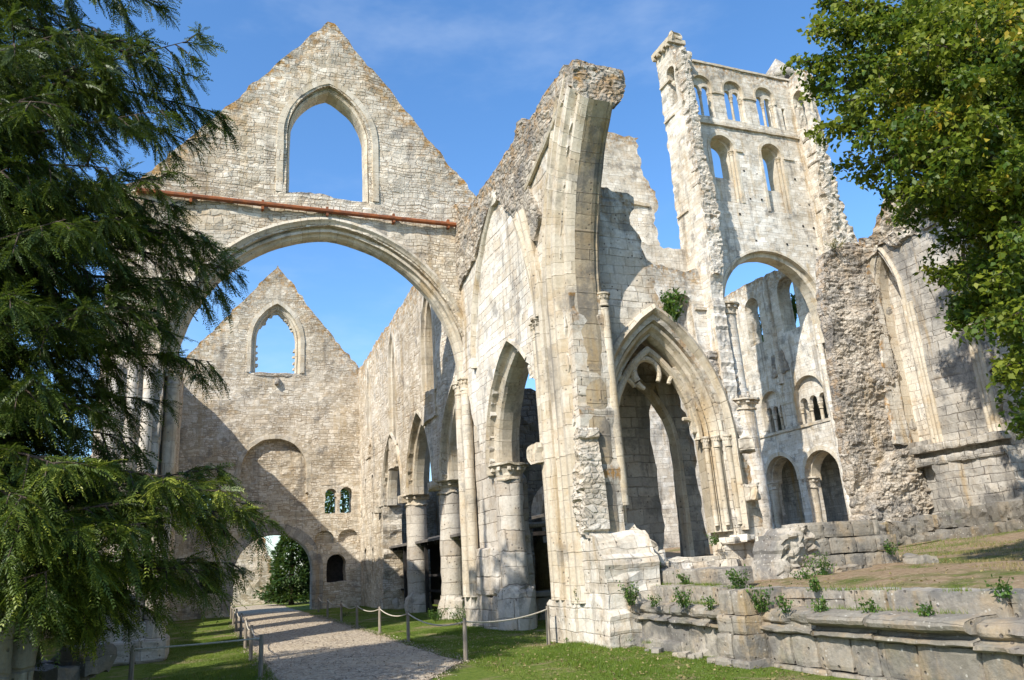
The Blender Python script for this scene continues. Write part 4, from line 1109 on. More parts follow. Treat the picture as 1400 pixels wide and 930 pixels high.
for z, x0, x1, dd in ((31.72, 31.0, 42.0, 0.16), (34.55, 31.2, 31.9, 0.08), (34.55, 33.75, 34.6, 0.08), (34.55, 36.5, 37.55, 0.08), (36.95, 32.2, 41.8, 0.12), (17.3, 40.4, 41.6, 0.3), (17.3, 31.0, 32.2, 0.3), (29.75, 34.9, 35.5, 0.12), (29.75, 39.25, 40.2, 0.12)):
    b = MB(); slab(b, FY(LY-dd), [(x0, z), (x1, z), (x1, z+0.17), (x0, z+0.17)], [], 0.5, 0.4, 0.01, 0.02, 0, 5); b.build('string_course', M['dressed'], tow)
# broken returns of the other tower walls, projecting towards the viewer
b = MB()
out = [(41.0, 1.5), (41.0, 37.5), (39.2, 37.6), (38.95, 36.6), (38.8, 35.2), (38.95, 34), (38.65, 33), (38.45, 32.2), (38.75, 31.6), (38.5, 30), (38.4, 28.5), (38.45, 27), (38.25, 26), (38.05, 25), (38.2, 24), (37.95, 23.2), (38.1, 21), (38.2, 19), (38.5, 18.0), (38.6, 1.5)]
slab(b, FX(29.75), out, [arch_hole(39.5, 0.45, 35.2, 0.45, 32.5, 6)], 0.95, 0.22, 0.05, 0.08, 0.05, 911, 1.0, stones=(0.5, 0.27, 0.02), dsteps=5, lich=0.6)
b.build('south_return', M['ashlar'], tow)
b = MB()
slab(b, FY(38.1), [(29.8, 19.0), (30.3, 19.0), (30.5, 19.4), (30.8, 20.5), (30.85, 22.5), (31.0, 24.5), (30.7, 26.5), (30.5, 29), (30.55, 32), (30.3, 36.4), (29.9, 36.4), (29.8, 30)], [], 0.7, 0.12, 0.06, 0.08, 0, 915, stones=(0.5, 0.3, 0.12, 1))
slab(b, FY(39.2), [(30.6, 18.5), (31.2, 19), (31.4, 20), (31.1, 23), (31.3, 25), (30.9, 27.5), (30.6, 28)], [], 0.7, 0.16, 0.1, 0.12, 0, 916, stones=(0.5, 0.3, 0.2, 1))
b.build('broken_wall_end', M['whitecore'], tow)
b = MB(); slab(b, FX(29.5), [(41.2, 37.4), (38.9, 37.4), (38.9, 37.75), (41.2, 37.75)], [], 1.5, 0.3, 0.02, 0.03, 0, 4); b.build('cornice', M['dressed'], tow)
for y in (39.2, 39.8, 40.4, 41.0):
    b = MB(); rock(b, (29.6, y, 37.3), (0.3, 0.25, 0.3), int(y*3), 0.1, 2); b.build('corbel', M['dressed'], tow)
for i, (x, y, z, s) in enumerate(((30.2, 39.2, 37.95, 0.8), (30.7, 39.6, 38.2, 0.7), (31.2, 40.2, 37.9, 0.8), (31.5, 40.3, 38.5, 0.45), (31.9, 40.2, 37.5, 0.6))):
    b = MB(); rock(b, (x, y, z), (s, s, s*0.7), i, 0.25, 3); b.build('broken_cornice_stone', M['dressed'], tow)
for z in (31.75, 24.2, 34.6):
    b = MB(); slab(b, FX(29.62), [(40.9, z), (39.6, z), (39.6, z+0.16), (40.9, z+0.16)], [], 0.3, 0.4, 0.01, 0.02, 0, 4); b.build('string_course', M['dressed'], tow)
s = MB(); lathe(s, (30.75, 39.0, 0), column_prof(0.15, 32.6, 34.4, 0.4), 10); q = s.build('column', M['dressed'], tow, True); capital(q, (30.75, 39.0, 34.95), 0.17, 0.55, 5)
b = MB(); rock(b, (30.7, 39.0, 35.8), (0.8, 0.8, 1.6), 6, 0.2, 5); b.build('broken_gallery_pier', M['ashlar'], tow)
b = MB()
out = [(40.3, 17.4), (40.3, 36.9), (39.0, 37.3), (38.4, 37.0), (38.3, 36.2), (38.6, 35.1), (38.4, 32.4), (38.3, 31.6), (38.6, 29.5), (38.9, 27), (38.7, 25), (39.0, 23), (38.6, 21), (39.2, 17.4)]
slab(b, FX(41.15), out, [arch_hole(39.3, 0.5, 35.1, 0.5, 32.4, 6)], 0.9, 0.22, 0.05, 0.09, 0.05, 921, 1.0, dsteps=5, stones=(0.5, 0.27, 0.03))
b.build('north_return', M['ashlar'], tow)
b = MB(); slab(b, FY(38.6), [(41.2, 17.0), (43.0, 17.0), (43.6, 20), (43.6, 22.3), (42.9, 24), (42.4, 27), (42.2, 30.8), (41.9, 31.5), (41.2, 31.5)], [], 1.0, 0.16, 0.1, 0.14, 0, 925, stones=(0.5, 0.3, 0.22, 1)); b.build('broken_wall_end', M['whitecore'], tow)
s = MB(); lathe(s, (41.55, 38.55, 0), column_prof(0.16, 32.4, 34.3, 0.4), 10); q = s.build('column', M['dressed'], tow, True); capital(q, (41.55, 38.55, 34.9), 0.18, 0.6, 5)
b = MB(); lathe(b, (42.6, 42.2, 0), [(1.45, 31), (1.45, 38.4), (1.62, 38.5), (1.62, 38.85), (1.5, 38.95), (0.05, 40.9)], 18, 0.02); tu = b.build('stair_turret', M['greyash'], tow, True)
b = MB(); slab(b, FY(40.78), arch_hole(42.15, 0.33, 38.0, 0.33, 37.3, 6), [], 0.1, 0.2, 0, 0, 0, 3); b.build('turret_window', M['black'], tu)  # no opening cut: black panel carries the window's inner shade as colour
for x, y, r in ((31.35, 39.35, 0.62), (40.75, 39.95, 0.42)):
    s = MB(); lathe(s, (x, y, 0), column_prof(r, 1.5, 16.6, 0.5), 14, 0.02, 3); q = s.build('respond_shaft', M['ashlar'], tow, True); capital(q, (x, y, 17.35), r, 0.75, 3)
s = MB(); lathe(s, (31.25, 38.9, 0), column_prof(0.72, 1.5, 10.2, 0.5), 14, 0.03, 3); q = s.build('respond_shaft', M['ashlar'], tow, True); capital(q, (31.25, 38.9, 10.8), 0.72, 0.7, 3)
s = MB(); lathe(s, (40.45, 40.9, 0), column_prof(0.20, 1.5, 17.0, 0.5), 12, 0.015, 3); s.build('respond_shaft', M['ashlar'], tow, True)
rr = random.Random(3)
for i, (x, z) in enumerate([(x, z) for x in (35.5, 36.5, 40.0, 40.9) for z in (22.7, 24.3, 26.1, 28.2)]+[(33.4, 23.0), (34.4, 24.6), (38.1, 22.8), (38.6, 24.5)]):
    b = MB(); rock(b, (x+rr.uniform(-0.12, 0.12), LY-0.005, z+rr.uniform(-0.1, 0.1)), (0.15, 0.05, 0.15), i, 0.1, 1); b.build('putlog_hole', M['black'], tow)  # black blocks on the face, the holes' shade given as colour

# nave wall seen through the great arch
nw = empty('great_nave_wall', (41, 47, 2), 'nave wall framed by the great tower arch, with columned gallery openings over two round arches', 'arcade wall')
NW_X = 41.0
N_ = FX(NW_X)
ARC = [(47.75, 1.75, 6.75, 1.75), (43.45, 1.75, 6.55, 1.75)]
TRI = [(47.6, 1.15, 12.45, 1.15), (43.45, 1.55, 12.3, 1.55)]
CLE = [(48.1, 0.85, 20.7, 0.9, 17.6), (44.0, 0.9, 21.0, 0.95, 17.6)]
b = MB()
out = [(41.4, 1), (41.4, 22.6), (44.5, 22.6), (47, 22.9), (49.5, 22.9), (53, 22.8), (57, 22.8), (57, 1)]
holes = [arch_hole(c, h, z, r, 0, 10) for c, h, z, r in ARC]+[arch_hole(52.0, 1.7, 6.7, 1.7, 0, 8)]+[arch_hole(c, h, z, r, 10.35, 10) for c, h, z, r in TRI]+[arch_hole(*q, 8) for q in CLE]
slab(b, N_, out, holes, 1.3, 0.32, 0.05, 0.12, 0.0, 951, 1.0, stones=(0.5, 0.27, 0.02))
b.build('wall', M['ashlar'], nw)
for c, h, z, r in ARC:
    b = MB(); arch_sweep(b, N_, c, h-0.06, z, r-0.06, [(0.34, 0.01), (0.33, -0.05), (0.02, -0.05), (0.0, 0.4), (-0.14, 0.42), (-0.14, 1.3)], z-0.3, 12, rough=0.01); b.build('arch', M['dressed'], nw)
s = MB(); lathe(s, (41.6, 45.55, 0), column_prof(0.50, 2.4, 5.7, 0.4), 18, 0.02, 3); q = s.build('column', M['dressed'], nw, True); capital(q, (41.6, 45.55, 6.55), 0.5, 0.85, 5)
s = MB(); lathe(s, (41.4, 49.3, 0), column_prof(0.34, 2.4, 6.0, 0.4), 14, 0.02, 3); q = s.build('column', M['dressed'], nw, True); capital(q, (41.4, 49.3, 6.6), 0.34, 0.6, 5)
for (c, h, z, r), k in zip(TRI, (3, 3)):
    b = MB()
    hs = [arch_hole(c+(i-1)*h*0.64, h*0.25, z-0.35, h*0.25, 9, 6) for i in range(k)]
    slab(b, FX(NW_X+0.35), [(c-h-0.02, z-0.7), (c+h+0.02, z-0.7)]+[(x, q) for x, q in arch_pts(c, h+0.03, z, r+0.03, 10)[::-1]], hs, 0.3, 0.2, 0.01, 0, 0, 5)
    ty = b.build('tympanum', M['ashlar'], nw)
    b = MB(); arch_sweep(b, N_, c, h-0.04, z, r-0.04, [(0.26, 0.01), (0.25, -0.04), (0.02, -0.04), (0.0, 0.36)], 10.6, 10, rough=0.01); b.build('gallery_arch', M['dressed'], ty)
    for i in range(k+1):
        y = c+(i-1.5)*h*0.64
        s = MB(); lathe(s, (NW_X+0.5, y, 0), column_prof(0.13, 10.4, z-1.1, 0.4), 10); q = s.build('gallery_column', M['dressed'], ty, True); capital(q, (NW_X+0.5, y, z-0.62), 0.14, 0.42, 5)
b = MB(); slab(b, FX(NW_X-0.12), [(41.7, 10.12), (52, 10.12), (52, 10.30), (41.7, 10.30)], [], 0.3, 0.4, 0.01, 0.01, 0, 4); b.build('string_course', M['dressed'], nw)
b = MB(); slab(b, FX(NW_X-0.08), [(45.0, 12.2), (46.4, 12.2), (46.4, 12.36), (45.0, 12.36)], [], 0.3, 0.4, 0.01, 0.01, 0, 4)
b.build('string_course', M['dressed'], nw)
for y in (46.0, 50.3):
    s = MB(); lathe(s, (NW_X+0.05, y, 0), column_prof(0.28, 13.8, 22.3, 0.5), 10, 0.05, 3); s.build('wall_shaft', M['ashlar'], nw, True)
for c, h, z, r, zb in CLE:
    b = MB(); slab(b, FX(NW_X+0.05), [(c-h, 14.9), (c+h, 14.9), (c+h, zb-0.1), (c-h, zb-0.1)], [], 0.5, 0.3, 0.05, 0.08, 0, 6); b.build('window_sill', M['ashlar'], nw)
b = MB(); slab(b, FX(NW_X-0.04), [(44.9, 14.6), (47.0, 14.5), (46.6, 16.2), (45.4, 16.4)], [], 0.4, 0.15, 0.08, 0.1, 0, 7, stones=(0.4, 0.28, 0.1)); b.build('vault_scar', M['core'], nw)
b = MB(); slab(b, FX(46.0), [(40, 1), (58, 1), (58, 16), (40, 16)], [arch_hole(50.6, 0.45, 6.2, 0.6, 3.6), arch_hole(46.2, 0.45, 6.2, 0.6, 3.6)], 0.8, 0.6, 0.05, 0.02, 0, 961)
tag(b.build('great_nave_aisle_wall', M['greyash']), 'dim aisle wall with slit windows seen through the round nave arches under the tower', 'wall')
b = MB(); box(b, (42.2, 40.5, 9.0), (46.2, 58, 9.4)); b.build('aisle_vault', M['greyash'], nw)
b = MB(); box(b, (42.2, 40.5, 15.4), (46.2, 58, 15.8)); b.build('gallery_roof', M['greyash'], nw)

# ============================================================ CHAPEL RUIN on the right
cr = empty('ruined_chapel_wall', (25, 20, 1.6), 'massive broken rubble wall at right whose curved ashlar flank turns behind the leafy tree', 'ruined wall')
b = MB()
out = [(22.0, 1.0), (25.2, 1.0), (25.2, 13.6), (24.6, 13.5), (23.9, 13.65), (23.2, 13.3), (22.7, 13.0), (22.5, 12.0), (22.3, 10.6), (22.35, 9), (22.1, 7), (22.0, 5), (22.1, 3)]
slab(b, FY(21.9), out, [], 0.45, 0.075, 0.16, 0.06, 0, 1001, 0.6, stones=(0.30, 0.15, 0.085, 1), dsteps=5)
slab(b, FY(22.5), [(24.5, 1), (25.2, 1), (25.2, 13.2), (24.5, 12.8)], [], 1.2, 0.4, 0.1, 0.1, 0, 1002)
b.build('rubble_core', M['core'], cr)
b = MB(); slab(b, FY(21.75), [(24.35, 5.3), (25.15, 5.2), (25.1, 12.6), (24.9, 13.1), (24.75, 12.2), (24.7, 9.6), (24.45, 8)], [], 0.3, 0.2, 0.03, 0.05, 0, 1003); b.build('facing_strip', M['ashlar'], cr)
b = MB()
out = [(22.0, 1.2), (22.0, 13.9), (21.4, 13.7), (21.0, 14.1), (20.5, 14.6), (20.2, 14.9), (19.6, 14.8), (18.9, 14.6), (18.3, 14.9), (17.7, 14.7), (17.7, 1.2)]
slab(b, FX(25.0), out, [arch_hole(21.30, 0.62, 10.8, 2.3, 5.3, 10)], 1.6, 0.17, 0.06, 0.2, 0.0, 1011, 1.0, stones=(0.62, 0.33, 0.025))
b.build('flank_wall', M['greyash'], cr)
b = MB(); slab(b, FX(25.7), arch_hole(21.3, 0.7, 10.8, 2.4, 5.2, 10), [], 0.3, 0.3, 0.03, 0, 0, 5); b.build('niche_back', M['ashlar'], cr)
b = MB(); arch_sweep(b, FX(25.0), 21.30, 0.55, 10.8, 2.2, [(0.30, 0.01), (0.29, -0.08), (0.18, -0.12), (0.10, 0.0), (0.04, 0.06), (0.0, 0.2), (0.0, 0.75)], 5.3, 10, rough=0.015); b.build('niche_arch', M['dressed'], cr)
b = MB()
# rubble crest
slab(b, FX(24.9), [(22.0, 12.6), (22.0, 14.0), (21.4, 13.8), (21.0, 14.2), (20.5, 14.7), (20.2, 15.0), (19.6, 14.9), (18.9, 14.7), (18.3, 15.0), (17.7, 14.8), (17.8, 13.2), (19.2, 13.0), (20.2, 12.9), (20.9, 13.3)], [], 0.5, 0.11, 0.12, 0.16, 0, 1015, stones=(0.42, 0.24, 0.16, 1), lich=0.8)
b.build('rubble_crest', M['crest'], cr)
for y in (20.45, 18.15):
    b = MB()
    for k, dy in enumerate((-0.16, 0.0, 0.16)): lathe(b, (24.98, y+dy, 0), column_prof(0.09, 5.0, 10.6, 0.4), 8, 0.01, k)
    b.build('wall_shaft', M['dressed'], cr, True)
# the flank turns away to the right in a blunt curve
b = MB()
P = []
zz = np.arange(1.2, 14.7, 0.3)
for z in zz:
    ring = []
    for k in range(15):
        t = k/14
        a = rad(180+95*t)
        ring.append((26.6+1.6*math.cos(a)+max(0, t-0.6)*9, 17.7+1.2*math.sin(a), z))
    P.append(ring)
ring_sweep(b, P, list(zz), False, 0.04, 4)
b.build('curved_end', M['greyash'], cr, False)
b = MB()
for z0, dx, s in ((4.45, 0.42, 1), (4.95, 0.22, 2)):
    for i in range(7):
        rock(b, (24.85, 17.9+i*0.55, z0), (dx+0.4, 0.56, 0.28), i+s*10, 0.10, 4)
b.build('ledge_course', M['greyash'], cr)
b = MB()
slab(b, FX(24.55), [(17.4, 1.2), (20.6, 1.2), (20.5, 4.4), (17.6, 4.5)], [], 1.0, 0.2, 0.08, 0.1, 0, 1021, stones=(0.6, 0.4, 0.05)); b.build('lower_flank', M['greyash'], cr)
b = MB()
rr = random.Random(12)
for k in range(2):
    for i in range(9):
        rock(b, (24.15-0.25*(1-k), 16.6+i*0.62, 1.9+k*0.62-0.04*i), (1.0, 0.66, 0.62), i+k*20, 0.12, 5)
for k in range(2):
    for i in range(6):
        rock(b, (21.7+i*0.62, 21.2-0.2*(1-k)+0.1*rr.random(), 1.55+k*0.55), (0.66, 1.0, 0.6), i+k*20+50, 0.14, 5)
for k in range(2):
    for i in range(9): rock(b, (25.0+i*0.8, 15.9, 1.95+k*0.6), (0.85, 0.9, 0.62), i+k*20+80, 0.12, 4)
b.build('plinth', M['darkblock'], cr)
b = MB()
slab(b, FY(21.35), [(21.6, 1.2), (25.0, 1.2), (24.9, 4.6), (24.0, 5.0), (23.0, 4.2), (22.4, 3.2), (21.8, 2.6)], [], 0.8, 0.08, 0.12, 0.12, 0, 1031, stones=(0.34, 0.18, 0.13, 1)); b.build('rubble_foot', M['core'], cr)

# ============================================================ LOW RUINED WALL in front
lw = empty('ruined_low_wall', (8.7, 10, 0), 'long grey lichened low wall with a rounded moulding running along the grass towards the viewer', 'low wall')
rr = random.Random(21)
def course(x, y0, y1, z0, z1, depth, lmin, lmax, seed, name, mat, rough=0.05, gap=0.015, slope=0.0, n=6, missing=()):
    q = MB(); y = y0; i = 0
    while y < y1:
        l = rr.uniform(lmin, lmax)
        l = min(l, y1-y+0.01)
        if i not in missing:
            hz = (z1-z0)*rr.uniform(0.95, 1.02)
            dx = rr.uniform(-0.025, 0.025)
            rock(q, (x+depth/2+dx, y+l/2, z0+slope*(y-y0)+hz/2), (depth, l-gap, hz), seed+i*3, rough, n, rr.uniform(-0.015, 0.015), 0.35)
        y += l; i += 1
    return q.build(name, mat, lw)
course(8.62, 5.0, 11.2, -0.22, 0.06, 0.9, 0.5, 0.9, 5, 'footing', M['low'], 0.06)
course(8.66, 5.0, 11.2, 0.06, 0.54, 0.8, 0.45, 0.95, 105, 'plinth', M['low'], 0.035)
course(8.68, 11.9, 16.0, -0.10, 0.55, 0.8, 0.6, 1.0, 205, 'plinth', M['low'], 0.05)
course(8.55, 13.6, 16.8, -0.1, 0.2, 0.6, 0.8, 1.6, 225, 'footing', M['low'], 0.06)
MP = [(0.12, 0.50), (-0.08, 0.535), (-0.12, 0.56), (-0.11, 0.60), (0.0, 0.625), (0.03, 0.66), (-0.02, 0.69), (-0.13, 0.705), (-0.20, 0.74), (-0.22, 0.79), (-0.18, 0.84), (-0.08, 0.875), (0.15, 0.885), (0.55, 0.89)]
y = 4.4; k = 0
while y < 16.3:          # moulded blocks, some with the roll knocked off
    l = rr.uniform(0.8, 1.7); y1 = min(y+l, 16.3)
    dx, dz = rr.uniform(-0.03, 0.03), rr.uniform(-0.02, 0.015)
    broken = rr.random() < 0.30 or 11.9 < y < 13.0
    ys = np.linspace(y+0.012, y1-0.012, max(4, int((y1-y)/0.06)))
    rings = []
    for j, yy in enumerate(ys):
        e = 0.02*(1 if j in (0, len(ys)-1) else 0)
        ch_ = float(smooth(0.15, 0.30, vnoise(yy*2.3, 3.3+k, 0, 77)))
        ring = []
        for i, (px, pz) in enumerate(MP):
            cut = (0.85 if broken else 0.55*ch_) if 6 <= i <= 11 else (0.5*ch_ if i < 4 else 0)
            q_ = 0.10*float(vnoise(yy*5, pz*9, k, 5)) if broken else 0
            ring.append((8.66+dx+(px+e if px > 0 else px*(1-cut)+e+q_*0.4), yy, pz+dz-(0.05*cut if i > 8 and i < 12 else 0)+0.02*q_))
        rings.append(ring)
    b = MB(); ring_sweep(b, rings, list(ys), False, 0.016, 9+k)
    for R0, rev in ((rings[0], 0), (rings[-1], 1)):
        n_ = len(R0); f = tuple(range(n_)); b.add(R0, [f if rev else f[::-1]], [[(p[0], p[2]) for p in (R0 if rev else R0[::-1])]])
    b.build('roll_moulding', M['low'], lw)
    y = y1; k += 1
course(9.12, 4.2, 12.6, 0.80, 1.17, 0.55, 0.7, 1.25, 305, 'upper_course', M['low'], 0.045)
course(9.05, 12.6, 17.2, 0.80, 1.20, 0.6, 0.6, 1.1, 325, 'upper_course', M['low'], 0.05)
course(9.45, 12.9, 17.2, 1.18, 1.52, 0.6, 0.7, 1.2, 335, 'upper_course', M['low'], 0.06)
b = MB()
for i, (z0, z1, dx, wy) in enumerate(((-0.22, 0.12, 0.5, 0.95), (0.12, 0.50, 0.44, 0.85), (0.50, 0.80, 0.40, 0.80), (0.80, 1.20, 0.34, 0.72))):
    for k in (-1, 1): rock(b, (8.62-dx/2+0.35, 11.45+k*wy/4, (z0+z1)/2), (dx+0.6, wy/2-0.01, z1-z0), i*2+k+60, 0.05, 6, 0, 0.35)
b.build('buttress', M['low'], lw)
for i in range(22):
    y = rr.uniform(11.9, 16.5); s = rr.uniform(0.06, 0.16)
    b = MB(); rock(b, (8.42-rr.uniform(0, 0.25), y, s*0.25), (s*1.3, s*1.3, s*0.8), i, 0.2, 3, rr.random()*3)
    tag(b.build('loose_stone', M['low']), 'small pale stone lying in the grass along the foot of the low wall', 'stone', 'stones at the foot of the low wall')

# block stack on the terrace
bs = empty('block_stack', (12.4, 13.5, 1.2), 'stepped stack of squared grey blocks standing on the terrace beside rough rubble', 'stone stack')
b = MB()
rows = [(1.28, 1.62, 11.95, 14.25), (1.62, 1.96, 11.9, 14.3), (1.96, 2.30, 11.75, 13.85)]
for k, (z0, z1, x0, x1) in enumerate(rows):
    x = x0; i = 0
    while x < x1-0.1:
        l = min(rr.uniform(0.45, 0.85), x1-x)
        if not (k == 1 and 13.2 < x < 13.5): rock(b, (x+l/2, 13.62+rr.uniform(-0.02, 0.02), (z0+z1)/2), (l-0.015, 0.75, z1-z0-0.01), k*30+i, 0.05, 5, 0, 0.35)
        x += l; i += 1
b.build('squared_blocks', M['low'], bs)
b = MB()
slab(b, FY(13.32), [(10.9, 0.9), (12.1, 0.9), (12.0, 1.6), (11.8, 2.15), (11.5, 2.22), (11.2, 2.0), (11.0, 1.6)], [], 0.8, 0.055, 0.08, 0.08, 0, 1101, stones=(0.26, 0.16, 0.15, 1)); b.build('rubble', M['low'], bs)
b = MB(); slab(b, FY(12.9), [(11.0, 0.9), (13.6, 0.95), (13.9, 1.25), (12.4, 1.36), (11.1, 1.3)], [], 0.6, 0.08, 0.08, 0.06, 0, 1102, stones=(0.25, 0.12, 0.08, 1)); b.build('mortar_bed', M['low'], bs)
for i, (x, y, z, s) in enumerate(((14.1, 12.6, 1.32, 0.4), (14.5, 13.4, 1.36, 0.35))):
    b = MB(); rock(b, (x, y, z), (s*1.6, s, s*0.7), i, 0.2, 4)
    tag(b.build('loose_block', M['low']), ['flat loose stone lying on the terrace grass below the block stack', 'small pale stone at the right foot of the block stack'][i], 'stone')
# tumbled stones low down at the left by the yew
b = MB()
for i in range(16):
    x = rr.uniform(-3.4, -1.9); y = rr.uniform(15.6, 17.6); s = rr.uniform(0.3, 0.6)
    rock(b, (x, y, rr.uniform(0.1, 0.75)), (s*1.3, s, s*0.8), i, 0.16, 4, rr.random()*3)
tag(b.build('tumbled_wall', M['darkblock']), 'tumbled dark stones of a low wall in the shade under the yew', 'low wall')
lp = empty('ruined_pier', (-2.9, 12.6, 0), 'cluster of grey shafts of a ruined pier at the far left under the yew branches', 'pier')
b = MB(); rock(b, (-3.2, 12.9, 1.0), (1.4, 1.4, 2.6), 3, 0.05, 9); b.build('core', M['greyash'], lp)
for x, y in ((-2.95, 12.05), (-2.5, 12.25), (-2.3, 12.7)):
    b = MB(); lathe(b, (x, y, 0), column_prof(0.21, -0.1, 2.3, 0.3), 12, 0.04, int(x*9)); b.build('shaft', M['greyash'], lp, True)
# beyond the west door
b = MB(); slab(b, FY(64), [(-3, -0.5), (5.05, -0.5), (4.9, 2), (4.4, 3.6), (3.9, 5.4), (-3, 6.5)], [], 0.8, 0.4, 0.08, 0.15, 0, 1201, stones=(0.5, 0.28, 0.06))
tag(b.build('garden_wall', M['gable']), 'sunlit tan wall seen through the west doorway beside a dark conifer', 'wall')

# ============================================================ ROPE BARRIER
def post(x, y, h, label, lean=0.0, r=0.047, group='posts of the rope barrier'):
    z = float(ground_h(np.array(x), np.array(y)))
    q = MB()
    pts = [(x+lean*t*0.4, y, z-0.1+(h+0.1)*t) for t in np.linspace(0, 1, 6)]
    tube(q, pts, [r*1.05, r, r*1.02, r*0.97, r*0.95, r*0.75], 9)
    o = q.build('barrier_post', M['wood'], None, True)
    return tag(o, label, 'post', group), (pts[-1][0], y, z+h-0.07)
def rope(name, P, label, sag=0.17):
    q = MB(); pts = []
    for a, c in zip(P[:-1], P[1:]):
        L = math.dist(a, c)
        for i in range(13):
            t = i/12
            if i == 12 and c is not P[-1]: continue
            pts.append((a[0]+(c[0]-a[0])*t, a[1]+(c[1]-a[1])*t, a[2]+(c[2]-a[2])*t-4*sag*min(L/5, 1)*t*(1-t)))
    tube(q, pts, 0.017, 5)
    return tag(q.build('barrier_rope', M['rope'], None, True), label, 'rope')
R1 = [(7.57, 17.65, 0.86, 'stout pale rope post standing just left of the white pier base', 0.10), (5.02, 16.05, 0.84, 'pale rope post at the gravel corner nearest the viewer', 0.03),
      (5.14, 21.5, 0.80, 'rope post on the right path edge, second from the viewer', 0), (5.16, 25.4, 0.80, 'rope post on the right path edge, third from the viewer', 0.02),
      (5.1, 29.1, 0.80, 'rope post on the right path edge, fourth from the viewer', 0), (5.2, 33.3, 0.80, 'rope post on the right path edge, fifth from the viewer', 0),
      (5.3, 38.0, 0.8, 'rope post on the right path edge, farthest but one', 0), (5.6, 43.5, 0.8, 'rope post on the right path edge, close to the west doorway', 0)]
tops = [post(x, y, h, l, le)[1] for x, y, h, l, le in R1]
rope('barrier_rope', tops, 'pale sagging rope along the right edge of the gravel path')
R2 = [(1.08, 17.05, 'dark rope post at the near left corner of the path'), (1.08, 20.8, 'rope post on the left path edge, second from the viewer'), (1.12, 24.6, 'rope post on the left path edge, third from the viewer'),
      (1.15, 28.6, 'rope post on the left path edge, fourth from the viewer'), (1.15, 33, 'rope post on the left path edge, fifth from the viewer'), (1.2, 38, 'rope post on the left path edge, farthest but one'), (1.25, 43.5, 'rope post on the left path edge, beside the west doorway')]
tl2 = [post(x, y, 0.82, l)[1] for x, y, l in R2]
rope('barrier_rope', tl2, 'pale sagging rope along the left edge of the gravel path')
p3 = post(-1.25, 17.2, 0.82, 'dark leftmost rope post on the shaded lawn under the yew')[1]
rope('barrier_rope', [p3, tl2[0]], 'taut rope crossing the shaded lawn at the lower left', 0.03)
for i, (x, y, z0, z1) in enumerate(((8.9, 41.5, 0.0, 0.85),)):
    pass

# ============================================================ FOLIAGE
class Leaves:
    def __init__(self): self.c, self.d, self.n, self.l, self.w, self.r = [], [], [], [], [], []
    def add(self, c, d, n, l, w, r):
        self.c.append(np.atleast_2d(c)); self.d.append(np.atleast_2d(d)); self.n.append(np.atleast_2d(n))
        k = len(self.c[-1])
        self.l.append(np.broadcast_to(l, k)); self.w.append(np.broadcast_to(w, k)); self.r.append(np.broadcast_to(r, k))
    def build(self, name, mat, parent=None, fold=0.25, shape='leaf'):
        c, d, n = (np.concatenate(a) for a in (self.c, self.d, self.n))
        l, w_, r = (np.concatenate(a)[:, None] for a in (self.l, self.w, self.r))
        off = np.array(parent_world(parent)) if parent else 0
        c = c-off
        d = d/np.linalg.norm(d, axis=1, keepdims=True)
        s = np.cross(d, n); s /= np.linalg.norm(s, axis=1, keepdims=True)+1e-9
        n = np.cross(s, d)
        if shape == 'blade':
            V = np.stack([c-s*w_*0.5, c+s*w_*0.5, c+d*l], 1); k = 3
        else:
            V = np.stack([c, c+d*l*0.42+s*w_*0.5+n*w_*fold, c+d*l, c+d*l*0.42-s*w_*0.5+n*w_*fold], 1); k = 4
        N = len(c)
        me = bpy.data.meshes.new(name)
        me.vertices.add(N*k); me.vertices.foreach_set('co', V.reshape(-1).astype(np.float32))
        me.loops.add(N*k); me.loops.foreach_set('vertex_index', np.arange(N*k, dtype=np.int32))
        me.polygons.add(N); me.polygons.foreach_set('loop_start', np.arange(0, N*k, k, dtype=np.int32))
        me.polygons.foreach_set('loop_total', np.full(N, k, np.int32))
        at = me.attributes.new('tope', 'FLOAT', 'POINT')
        at.data.foreach_set('value', np.repeat(r.ravel(), k).astype(np.float32))
        me.materials.append(mat)
        me.update(calc_edges=True)
        o = bpy.data.objects.new(name, me)
        if parent: o.parent = parent
        COL.objects.link(o)
        return o
def unit(v):
    v = np.asarray(v, float); return v/(np.linalg.norm(v)+1e-9)
def rvec(k=1): return RNG.normal(size=(k, 3))

# ---- grass blades
def grass_patch(n, xr, yr, mask, h=(0.03, 0.075), hf=ground_h):
    x = RNG.uniform(*xr, n); y = RNG.uniform(*yr, n)
    k = mask(x, y); x, y = x[k], y[k]
    z = hf(x, y)
    d = np.stack([RNG.normal(0, 0.35, len(x)), RNG.normal(0, 0.35, len(x)), np.ones(len(x))], 1)
    return np.stack([x, y, z-0.005], 1), d, RNG.uniform(*h, len(x))
lv = Leaves()
bare = lambda x, y: fbm(x*0.7, y*0.7, 0, 91, 3) < 0.28+0.3*_h(np.floor(x*40).astype(np.int64), np.floor(y*40).astype(np.int64), np.int64(0), 5)
for n, xr, yr, mk in ((90000, (4.9, 8.6), (9.5, 24), lambda x, y: bare(x, y)), (30000, (5.0, 8.6), (24, 46), lambda x, y: bare(x, y)),
                      (60000, (-1.3, 1.35), (13, 30), lambda x, y: bare(x, y)), (14000, (-1.3, 1.3), (30, 46), lambda x, y: bare(x, y)), (12000, (8.8, 12.5), (18.5, 24), lambda x, y: bare(x, y))):
    p, d, h = grass_patch(n, xr, yr, mk)
    lv.add(p, d, rvec(len(p)), h*(0.75+0.9*np.clip(fbm(p[:, 0]*0.9, p[:, 1]*0.9, 0, 61, 2), -0.4, 0.8)), 0.010, np.clip(RNG.uniform(0, 0.75, len(p))+0.35*np.clip(fbm(p[:, 0]*0.6, p[:, 1]*0.6, 0, 63, 3), -0.4, 0.9), 0, 1))
